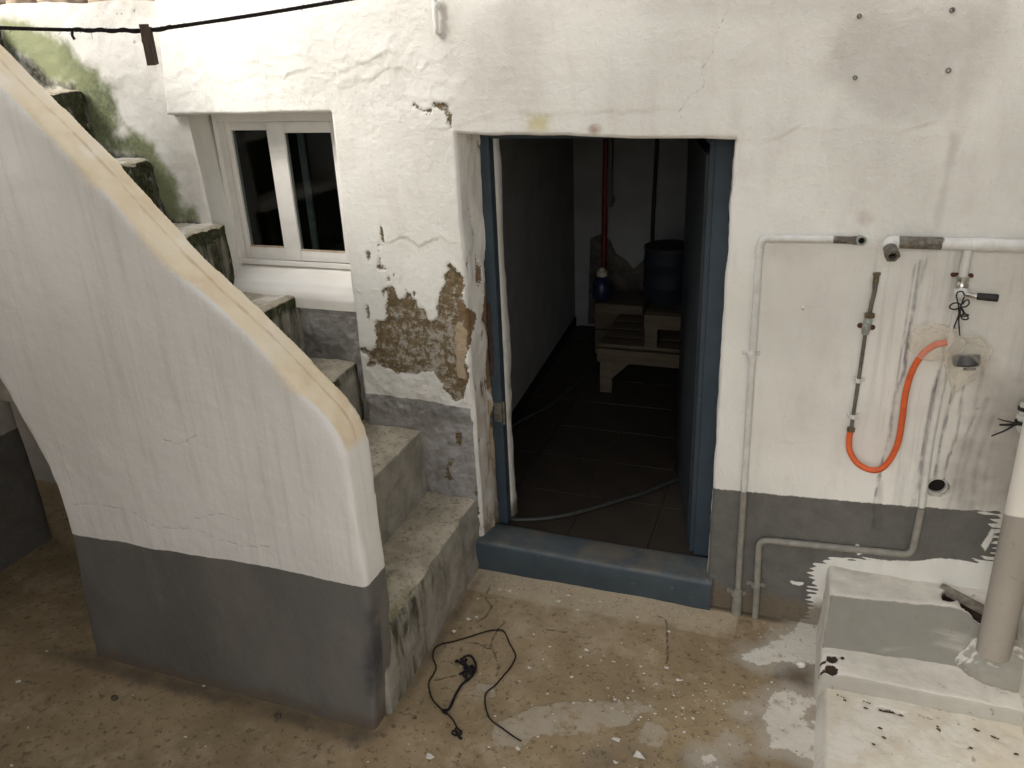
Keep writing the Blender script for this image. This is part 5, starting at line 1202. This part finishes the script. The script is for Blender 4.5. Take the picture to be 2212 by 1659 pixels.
hp = [(1837, 930, -.026), (1834, 952, -.028), (1837, 978, -.035), (1856, 1004, -.045), (1888, 1016, -.05), (1914, 1004, -.05), (1938, 962, -.05), (1949, 905, -.05), (1956, 850, -.05), (1971, 800, -.05), (1994, 764, -.052), (2018, 746, -.055), (2036, 741, -.055)]
s = MB(); s.tube([wp(a, b, y) for a, b, y in hp], .0097, 14, True, 6)
s.pipe_end(wp(2030, 743, -.055), wp(2046, 740, -.055), .0099, .007, 12)
hose = s.build('orange_hose', M['orange'], None, base=wp(1888, 1016, -.05)); set_tag(hose, 'orange rubber hose hanging in a loop from the slim gas pipe', 'hose')

# clear bags
c = wp(2022, 742, -.055)
V, F = blob(c, (.072, .036, .056), 3)
o = obj('clear_bag', V, F, M['bag'], None, base=c); set_tag(o, 'crumpled clear plastic bag wrapped over the end of the orange hose', 'plastic bag')
c = wp(2086, 782, -.06)
def tipf(V):
    z = V[:, 2]; k = np.where(z < -.2, 1 - .72 * (np.clip(-.2 - z, 0, 1) / .8) ** 1.1, np.where(z > .45, 1 - .55 * np.clip((z - .45) / .55, 0, 1), 1))
    W = V.copy(); W[:, 0] *= k; W[:, 1] *= k; W[:, 0] -= .35 * np.clip(-.2 - z, 0, 1); W[:, 0] += .35 * sstep(.0, .6, z) * (V[:, 0] > .1)
    W[:, 2] = np.where(z < -.2, W[:, 2] * 1.25 + .05, W[:, 2]); return W
V, F = blob(c, (.052, .036, .082), 8, 5, .16, tipf)
o = obj('clear_bag', V, F, M['bag'], None, base=c); set_tag(o, 'pointed clear plastic bag hanging on a string with a dark cap inside', 'plastic bag')
cc = wp(2085, 781, -.06)
s = MB(); s.lathe(cc + (0, .0, .022), (.1, -.35, -1), [(0, .034), (.003, .037), (.030, .036), (.036, .030), (.037, .016), (.030, .014), (.030, .001)], 22)
s.lathe(cc + (.012, -.014, -.014), (.1, -.5, -1), [(0, .017), (.006, .017), (.007, .012)], 16)
o = s.build('dark_cap', m_simple('dark_plastic', (.045, .045, .042), (.07, .07, .064), 40, .5), None, base=cc); set_tag(o, 'dark round cap inside the hanging clear bag', 'cap')
# string with bow from the valve hub to the bag
s = MB(); sy = TY - .048
S_ = lambda pts, y=sy: [wp(a, b, y) for a, b in pts]
cr5 = lambda p: crop(p, 3500, 1000, 3.318)
for pl in ([(880, 540), (890, 590), (910, 680), (915, 780), (900, 830), (845, 975)], [(985, 560), (955, 640), (935, 700), (930, 790), (912, 860), (918, 960), (925, 1065)], [(930, 690), (880, 720), (820, 720), (792, 690), (830, 650), (900, 640), (945, 670)], [(940, 690), (1000, 690), (1045, 650), (1040, 605), (1000, 610), (960, 660)], [(950, 700), (990, 770), (1035, 830), (1020, 855), (960, 850), (935, 800)], [(930, 800), (1000, 790), (1042, 800), (990, 815), (935, 815)], [(920, 690), (960, 740), (970, 780), (915, 820)], [(905, 720), (930, 800)], [(880, 545), (900, 500), (960, 490), (990, 540)]):
    s.tube(S_(cr5(pl)), .0022, 6, True, 5)
o = s.build('black_string', M['black'], None, base=wp(2077, 680, sy)); set_tag(o, 'thin black string tied in a bow round the lever valve', 'string')

# pipe with zip tie at the right edge
zx = wp(2208, 905, -.05)
zp = thing('white_standpipe', (zx[0], -.05, zx[2] - .1), 'narrow white pipe at the right edge with black straps round it', 'pipe')
s = MB(); s.tube(arcpath([(zx[0] + .25, -.048, zx[2] - .040), (zx[0], -.05, zx[2] - .040), (zx[0], -.05, wp(2208, 885, -.05)[2])], .02, 5), .012, 12); s.tube([(zx[0], -.05, wp(2208, 885, -.05)[2]), (zx[0], -.05, zx[2] + .05)], .014, 12); s.lathe((zx[0], -.05, zx[2] + .0), (0, 0, 1), [(0, .013), (.002, .017), (.012, .017), (.014, .013)], 12); s.build('tube', M['pipe_white'], zp)
s = MB(); s.lathe((zx[0], -.05, wp(2208, 882, -.05)[2] - .006), (0, 0, 1), [(0, .0145), (.001, .0175), (.011, .0175), (.012, .0145)], 14); s.build('seal_ring', M['black'], zp)
zz_ = wp(2202, 917, -.07)
s = MB(); s.lathe((zx[0], -.05, zz_[2] - .006), (0, 0, 1), [(0, .013), (.001, .0185), (.010, .0185), (.011, .013)], 12)
cr6 = lambda p: crop(p, 3500, 1400, 1.66)
for pl, r in (([(850, 450), (820, 455), (760, 490), (670, 526)], .0032), ([(850, 445), (800, 452), (724, 452)], .0042), ([(840, 448), (800, 435), (750, 425), (712, 412)], .0022)):
    s.tube([wp(a, b, -.075 - .01 * k) for k, (a, b) in enumerate(cr6(pl))], [r, r, r * .7], 6, True, 4)
s.build('strap', M['black'], zp)

# fat downpipe
fb_ = gp(2157, 1392, .09)
xp, yp = .667, -.235
dp = thing('downpipe', (xp, yp, .195), 'fat downpipe standing on the white ledge, white above and bare grey below', 'downpipe')
zs = np.linspace(.195, 3.2, 120); n0 = 36; V = []
ex = -.012
for z in zs:
    for k in range(n0):
        t = 2 * math.pi * k / n0; V.append((xp + .048 * math.cos(t) + ex * (z - .09), yp + .048 * math.sin(t), z))
V = np.array(V); F = [(i * n0 + k, i * n0 + (k + 1) % n0, (i + 1) * n0 + (k + 1) % n0, (i + 1) * n0 + k) for i in range(len(zs) - 1) for k in range(n0)]
zb3 = wp(2188, 1124, yp - .046)[2]
obj('pipe_shaft', V, F, M['downpipe'], dp, {'a_band': V[:, 2] - zb3 - .018 * np.cos(np.arctan2(V[:, 1] - yp, V[:, 0] - xp) + 1.2)})
# white pier closing the yard at the right
rp = MB(); rp.box((xp + .075, -1.9, -.05), (xp + .40, -.07, 1.6))
W, Q, N = remesh(rp.V, rp.F, .02, 3); W = W + N * (.010 * fbm3(W, 3, 3, 121) + .003 * fbm3(W, 14, 3, 122))[:, None]
o = obj('white_pier', W, Q, M['ledge'], None, {'a_warm': W[:, 0] * 0 + .1, 'a_hole': W[:, 0] * 0 - .2}, base=(xp + .2, -1, 0)); set_tag(o, 'white painted pier behind the fat downpipe at the right edge', 'pier')

# ================================================================== CLOTHESLINE
def rope_mesh(P, r, strands=3, pitch=.018, n=6, fuzz=0):
    P = np.array(P); L = np.concatenate([[0], np.cumsum(np.linalg.norm(np.diff(P, axis=0), axis=1))])
    m = int(L[-1] / .0028); s_ = np.linspace(0, L[-1], m); Q = np.stack([np.interp(s_, L, P[:, k]) for k in range(3)], 1)
    T = np.gradient(Q, axis=0); T /= np.linalg.norm(T, axis=1)[:, None]
    up = np.array([0, 0, 1.]); u = np.cross(T, up); u /= np.linalg.norm(u, axis=1)[:, None]; w = np.cross(T, u)
    mb = MB()
    for k in range(strands):
        a = 2 * math.pi * (s_ / pitch + k / strands); R_ = r * (.55 + .12 * vn2(s_ * 50, s_ * 3, 3))
        mb.tube(Q + (np.cos(a) * R_)[:, None] * u + (np.sin(a) * R_)[:, None] * w, r * .55, n)
    rs = np.random.RandomState(4)
    for i in range(fuzz):
        j = rs.randint(5, m - 5); d = rs.randn(3); d /= np.linalg.norm(d)
        mb.tube([Q[j], Q[j] + d * r * 1.6, Q[j] + d * r * 2.4 + rs.randn(3) * .002], [.0005, .0003], 3, False)
    return mb, Q
pA = ray(0, 60) * 1.62 + CAM; pM = ray(317, 66) * 1.46 + CAM; pB = ray(745, 0) * 1.42 + CAM
tA = np.linspace(4.0, 0, 200)[:, None]; tB = np.linspace(0, 3.2, 200)[1:, None]
path = np.vstack([pM + (pA - pM) * tA + np.array([0, 0, .004]) * tA * (tA - 1), pM + (pB - pM) * tB + np.array([0, 0, .006]) * tB * (tB - 1)])
mb, Q = rope_mesh(path, .0031, 3, .013, 6, 160)
line = mb.build('clothesline', M['rope'], None, base=pM); set_tag(line, 'dark twisted rope clothesline strung across the top left', 'clothesline')
kn = MB(); j0 = int(np.argmin(np.linalg.norm(Q - (ray(150, 62) * 1.53 + CAM), axis=1)))
seg = Q[j0:j0 + 60]; a = np.linspace(0, 2 * math.pi * 7, len(seg)); kn.tube(seg + np.stack([0 * a, np.cos(a * .6) * .0013, np.sin(a * .6) * .0013], 1), .0031, 6)
kn.tube([Q[j0], Q[j0] + (.0, -.003, -.008), Q[j0] + (.002, -.002, -.014)], .0022, 6); kn.build('splice', M['rope'], line)
pegc = ray(326, 95) * 1.455 + CAM
peg = thing('clothes_peg', pM, 'dark weathered wooden clothes peg clipped on the rope line', 'clothes peg')
pt = ray(313, 52) * 1.452 + CAM; pb_ = ray(331, 141) * 1.452 + CAM
ax = (pb_ - pt); Lp = np.linalg.norm(ax); ax /= Lp; sd = np.cross(ax, FV); sd /= np.linalg.norm(sd); fw = np.cross(sd, ax)
def pbox(u0, u1, h, f0, f1):
    m_ = MB(); V = [pt + ax * u + sd * w_ + fw * f for f in (f0, f1) for w_ in (-h, h) for u in (u0, u1)]
    m_.add(V, [(0, 1, 3, 2), (4, 6, 7, 5), (0, 4, 5, 1), (2, 3, 7, 6), (0, 2, 6, 4), (1, 5, 7, 3)]); return m_
pbox(0, Lp, .0060, -.0085, -.0010).build('peg_half', M['pegwood'], peg, smooth=False)
pbox(.004, Lp * .98, .0060, .0010, .0085).build('peg_half', M['pegwood'], peg, smooth=False)
s = MB(); cs = pt + ax * Lp * .40
for k in range(5): s.tube([cs + sd * (-.0075 + .003 * k) + (ax * math.cos(t) + fw * math.sin(t)) * .0042 for t in np.linspace(0, 2 * math.pi, 13)], .0011, 5, False)
s.tube([cs + sd * .0075, cs + sd * .0075 + fw * -.010], .001, 5); s.build('peg_spring', M['rust'], peg)

# ================================================================== CORDS AND DEBRIS ON THE GROUND
cf_ = lambda p: crop(p, 1500, 2300, 1.843)
def zground(x, y): return .012 * fbm2(x, y, 1.1, 3, 2) + .004 * fbm2(x, y, 7, 3, 5) - .004
def onground(pts, h):
    out = []
    for a, b in pts:
        q = gp(a, b, 0); q[2] = float(zground(np.array([q[0]]), np.array([q[1]]))[0]) + h; out.append(q)
    return out
loop = cf_([(1018, 1145), (960, 1110), (880, 1050), (800, 990), (765, 920), (755, 840), (770, 790), (840, 730), (890, 670), (940, 610), (975, 540), (970, 500), (935, 440), (915, 390), (890, 350), (840, 338), (770, 345), (640, 385), (540, 415), (430, 440), (385, 480), (378, 540), (400, 600), (385, 650), (350, 710), (350, 760), (370, 830), (420, 890), (470, 935), (520, 985), (555, 1045), (585, 1075), (575, 1095), (540, 1098), (515, 1080), (530, 1062), (570, 1085)])
P = spline(onground(loop, .005), 8); P[:, 2] += .004 * np.abs(vn2(P[:, 0] * 15, P[:, 1] * 15, 3))
mb, Q = rope_mesh(P, .0029, 2, .010, 6, 60)
c1 = mb.build('dropped_rope', M['rope'], None, base=P[len(P) // 2]); set_tag(c1, 'thin black rope lying in a wide open loop on the ground', 'rope')
kn = MB()
e_ = onground(cf_([(560, 1080)]), .008)[0]
rs = np.random.RandomState(2)
kp = [e_ + rs.randn(3) * np.array([.012, .010, .004]) for _ in range(9)]; kn.tube(kp, .0032, 6, True, 5); kn.build('knot', M['rope'], c1)
fray_ = cf_([(490, 915), (510, 880), (530, 830), (550, 790), (590, 730), (640, 695), (680, 650), (690, 610), (670, 565), (640, 545), (600, 560), (590, 580)])
P = spline(onground(fray_, .006), 8); P[:, 2] += .012 * sstep(.45, .75, np.linspace(0, 1, len(P)))
mb, Q = rope_mesh(P, .0042, 3, .014, 6, 80)
c2 = mb.build('dropped_rope', M['rope'], None, base=P[0]); set_tag(c2, 'short frayed black rope end with a tangled knot inside the wide loop', 'rope')
kn = MB(); e_ = onground(cf_([(640, 650)]), .016)[0]
kp = [e_ + rs.randn(3) * np.array([.020, .018, .008]) for _ in range(14)]; kn.tube(kp, .0042, 6, True, 6)
kp = [onground(cf_([(600 + rs.randn() * 22, 570 + rs.randn() * 22)]), .008 + .006 * rs.rand())[0] for _ in range(7)]; kn.tube(kp, .0035, 6, True, 6)
kn.build('knot', M['rope'], c2)
ff = MB(); e_ = np.array(onground(cf_([(492, 905)]), .005)[0])
for k in range(26):
    d = np.array([-.5 + rs.randn() * .35, -1 + rs.randn() * .3, 0]); d /= np.linalg.norm(d); ff.tube([e_, e_ + d * .010 + (0, 0, .002 * rs.rand()), e_ + d * .026 + (0, 0, .004 * rs.rand())], [.0009, .0006], 4, False)
ff.build('frayed_end', M['rope'], c2)

# flakes of paint and grit, too many to count
rs = np.random.RandomState(12)
fl = MB(); gr_ = MB()
def flake(mb, x, y, r, t):
    k = rs.randint(4, 7); a0 = rs.rand() * 6.28; z = float(zground(np.array([x]), np.array([y]))[0]) + .0012
    pts = []
    tilt = rs.randn(2) * .22
    for i in range(k):
        a = a0 + 6.28 * i / k + rs.randn() * .3; q = r * (.45 + .75 * rs.rand()); dx, dy = q * math.cos(a) * 1.4, q * math.sin(a)
        pts.append((x + dx, y + dy, z + abs(dx * tilt[0] + dy * tilt[1])))
    topp = [(a, b, c + t) for a, b, c in pts]
    mb.add(pts + topp, [tuple(range(k))[::-1], tuple(range(k, 2 * k))] + [(i, (i + 1) % k, k + (i + 1) % k, k + i) for i in range(k)])
spots = cf_([(1290, 128), (1428, 188), (1362, 85), (1460, 117), (1595, 130), (938, 50), (860, 40), (640, 258), (695, 240), (530, 340), (1490, 490), (1450, 537), (1075, 612), (1178, 552), (1385, 683), (1885, 602), (1910, 650), (1620, 530), (1595, 560), (1690, 570), (1700, 1125), (1870, 1245), (1700, 1290), (350, 1245), (2090, 355), (2070, 610), (2160, 700), (1860, 248), (990, 1195), (1140, 1110), (2200, 1075), (1225, 460), (750, 565), (1970, 480), (1520, 845), (1700, 840), (1790, 835), (1830, 780), (1400, 870), (1110, 370), (720, 650)])
rr = [.012, .009, .009, .007, .008, .012, .009, .014, .010, .012, .010, .007, .009, .006, .008, .010, .007, .006, .006, .008, .016, .022, .014, .016, .008, .010, .010, .007, .012, .008, .008, .006, .005, .006, .008, .008, .008, .007, .006, .006, .005]
for (a, b), r in zip(spots, rr):
    q = gp(a, b); flake(fl, q[0], q[1], r * .72, .0012)
for (a, b, r) in ((410, 1437, .010), (440, 1480, .006), (100, 1405, .006), (38, 1470, .012), (400, 1590, .007), (60, 1570, .006)):
    q = gp(a, b); flake(fl, q[0], q[1], r * .8, .0015)
def okspot(x, y): return not ((x < -1.12 and y > -.98) or (x > .12 and y > -1.7)) and y < -.05
for k in range(190):
    if rs.rand() < .75: px_, py_ = rs.uniform(880, 1720), rs.uniform(1240, 1659)
    else: px_, py_ = rs.uniform(0, 1000), rs.uniform(1400, 1659)
    q = gp(px_, py_)
    if not okspot(q[0], q[1]): continue
    if px_ < 880 and rs.rand() < .7: continue
    flake(fl, q[0], q[1], .0012 + .0034 * rs.rand() ** 2.5, .0008)
for k in range(260):      # crumbs swept against the sill and the ledge
    px_ = rs.uniform(1050, 1700); py_ = 1240 + (px_ - 1050) * .16 + abs(rs.randn()) * 22
    q = gp(px_, py_)
    if okspot(q[0], q[1] - .0): flake(fl if rs.rand() < .5 else gr_, q[0], q[1], .001 + .002 * rs.rand() ** 2, .001)
for k in range(70):
    px_ = 1300 + rs.rand() * 320; py_ = 1480 + rs.rand() * 80 - (px_ - 1300) * .02
    q = gp(px_, py_); flake(fl, q[0], q[1], .001 + .0035 * rs.rand() ** 2, .001)
o = fl.build('paint_flakes', M['flake'], None, base=gp(1300, 1400), smooth=False); set_tag(o, 'fallen white paint flakes scattered over the ground', kind='stuff')
def grain(mb, x, y, r):
    z = float(zground(np.array([x]), np.array([y]))[0])
    V = [(x + r * a * (.7 + .6 * rs.rand()), y + r * b * (.7 + .6 * rs.rand()), z + r * .5 + r * .7 * c) for a, b, c in ((1, 0, 0), (-1, 0, 0), (0, 1, 0), (0, -1, 0), (0, 0, 1), (0, 0, -1))]
    mb.add(V, [(0, 2, 4), (2, 1, 4), (1, 3, 4), (3, 0, 4), (2, 0, 5), (1, 2, 5), (3, 1, 5), (0, 3, 5)])
for k in range(1500):
    px_, py_ = rs.uniform(0, 1750), rs.uniform(1240, 1659); q = gp(px_, py_)
    if okspot(q[0], q[1]) and (px_ > 860 or rs.rand() < .5): grain(gr_, q[0], q[1], .0007 + .0026 * rs.rand() ** 3)
o = gr_.build('grit', M['pebble'], None, base=gp(1300, 1450), smooth=False); set_tag(o, 'fine dark grit strewn over the ground', kind='stuff')
def rock(name, x, y, r, m, label, cat, sq=.6, seed=1):
    z = float(zground(np.array([x]), np.array([y]))[0])
    V, F = blob((x, y, z + r * sq * .7), (r, r * .8, r * sq), seed, 3, .35)
    o = obj(name, V, F, m, None, base=(x, y, z)); return set_tag(o, label, cat)
q = gp(600, 1545); rock('pebble', q[0], q[1], .011, M['pebble'], 'dark pebble on the ground in front of the parapet foot', 'pebble', .7, 3)
q = gp(247, 1507); rock('pebble', q[0], q[1], .012, M['pebble'], 'dark pebble on the ground at the far lower left', 'pebble', .7, 5)
q = gp(1730, 1438); rock('plaster_lump', q[0], q[1], .017, M['flake'], 'pale plaster lump on the damp patch beside the white ledge', 'lump', .6, 7)
# dead leaves on the ledge floor
s = MB()
rs = np.random.RandomState(31)
for (a, b) in crop([(640, 940), (668, 952), (690, 962), (700, 985), (860, 995), (885, 1003), (905, 1010), (1000, 1220), (1030, 1300), (940, 1355), (1490, 1230), (1480, 1205), (1500, 1245), (1800, 1230), (1815, 1240), (1660, 1190), (870, 1048), (2150, 1440), (1940, 1290), (1965, 1300), (1990, 1310), (1760, 1385), (1740, 1395)], 3000, 2300, 2.143):
    q = gp(a, b, H3 + .004); r = .0018 + .0045 * rs.rand() ** 1.5; th = rs.rand() * 3.14
    k_ = 6; a0 = th; pts = []
    for i in range(k_):
        aa = a0 + 6.28 * i / k_; q2 = r * (.5 + .7 * rs.rand()); pts.append(q + np.array([math.cos(aa) * q2 * 1.5, math.sin(aa) * q2 * .8, .0015 + .003 * rs.rand()]))
    mid = q + np.array([0, 0, .0055]); low_ = [p_ - (0, 0, .0012) for p_ in pts]
    s.add(pts + low_ + [mid], [(i, (i + 1) % k_, 12) for i in range(k_)] + [tuple(range(6, 12))[::-1]] + [((i + 1) % k_, i, 6 + i, 6 + (i + 1) % k_) for i in range(k_)])
o = s.build('leaf_litter', M['leaf'], None, base=gp(1900, 1580, H3), smooth=False); set_tag(o, 'brown leaf crumbs scattered on the lowest white step', kind='stuff')

# ================================================================== ABOVE AND AROUND
# rubble on the terrace behind the low wall
rs = np.random.RandomState(8)
stl = ['brown rubble stone at the far upper left corner', 'pale rubble stone beside the brown one above the green wall', 'grey rubble stone in the middle of the row above the green wall', 'flat rubble stone on the wall top nearest the white slab', 'rounded rubble stone behind the front row', 'reddish rubble stone behind the pale one']
for k, (x, y, z, r) in enumerate([(-3.62, .42, 2.25, .10), (-3.36, .40, 2.245, .085), (-3.16, .42, 2.26, .11), (-2.90, .40, 2.235, .07), (-3.45, .66, 2.34, .14), (-3.05, .66, 2.33, .13)]):
    V, F = blob((x, y, z), (r, r * .8, r * .75), 40 + k, 4, .45)
    o = obj('rubble_stone', V, F, M['stone'], None, base=(x, y, z)); set_tag(o, stl[k], 'stone', 'rubble stones on the terrace')
tx = axis([(-8, -1.6, .08)]); ty = axis([(.30, 8, .25)])
TX, TYy = np.meshgrid(tx, ty, indexing='ij'); X, Y = TX.ravel(), TYy.ravel()
o = obj('terrace', np.stack([X, Y, 2.17 + .04 * fbm2(X, Y, 2, 3, 3) + .16 * (Y - .3)], 1), grid_faces(len(tx), len(ty)), M['stone'], None); set_tag(o, kind='structure')

# unseen yard walls and roof, added and shaped to steer the daylight
yw = MB(); yw.box((-6.4, -8.25, -.1), (6, -8.0, 1.0)); yw.box((2.35, -7.9, -.1), (2.6, -.4, 2.6)); yw.box((-3.75, -6.5, -.1), (-3.5, -1.36, 3.0)); yw.box((-3.49, -3.72, -.1), (-1.15, -3.52, 3.29)); o = yw.build('added_yard_wall', m_simple('added_wall_plaster', (.50, .48, .45), (.42, .40, .37), 4, .9), None, base=(-1, -4.8, 0), smooth=False); set_tag(o, kind='structure')
ROOF = [(-6.0, -3.7), (-1.5, -3.7), (-1.5, -3.6), (2.6, -3.6), (2.6, -.84), (-.9, -.86), (-1.7, -1.0), (-2.3, -1.35), (-2.85, -1.5), (-3.05, -2.3), (-6.0, -2.4)]  # outline cut to let sky and sun in at the upper left
rfm = MB(); nR = len(ROOF); rfm.add([(a, b, 3.30) for a, b in ROOF] + [(a, b, 3.42) for a, b in ROOF], [tuple(range(nR))[::-1], tuple(range(nR, 2 * nR))] + [(i, (i + 1) % nR, nR + (i + 1) % nR, nR + i) for i in range(nR)])
o = rfm.build('unseen_shade_roof', m_simple('shade_roof_soffit', (.42, .39, .35), (.33, .31, .275), 4, .9), None, base=(-1, -4, 3), smooth=False); set_tag(o, kind='structure')
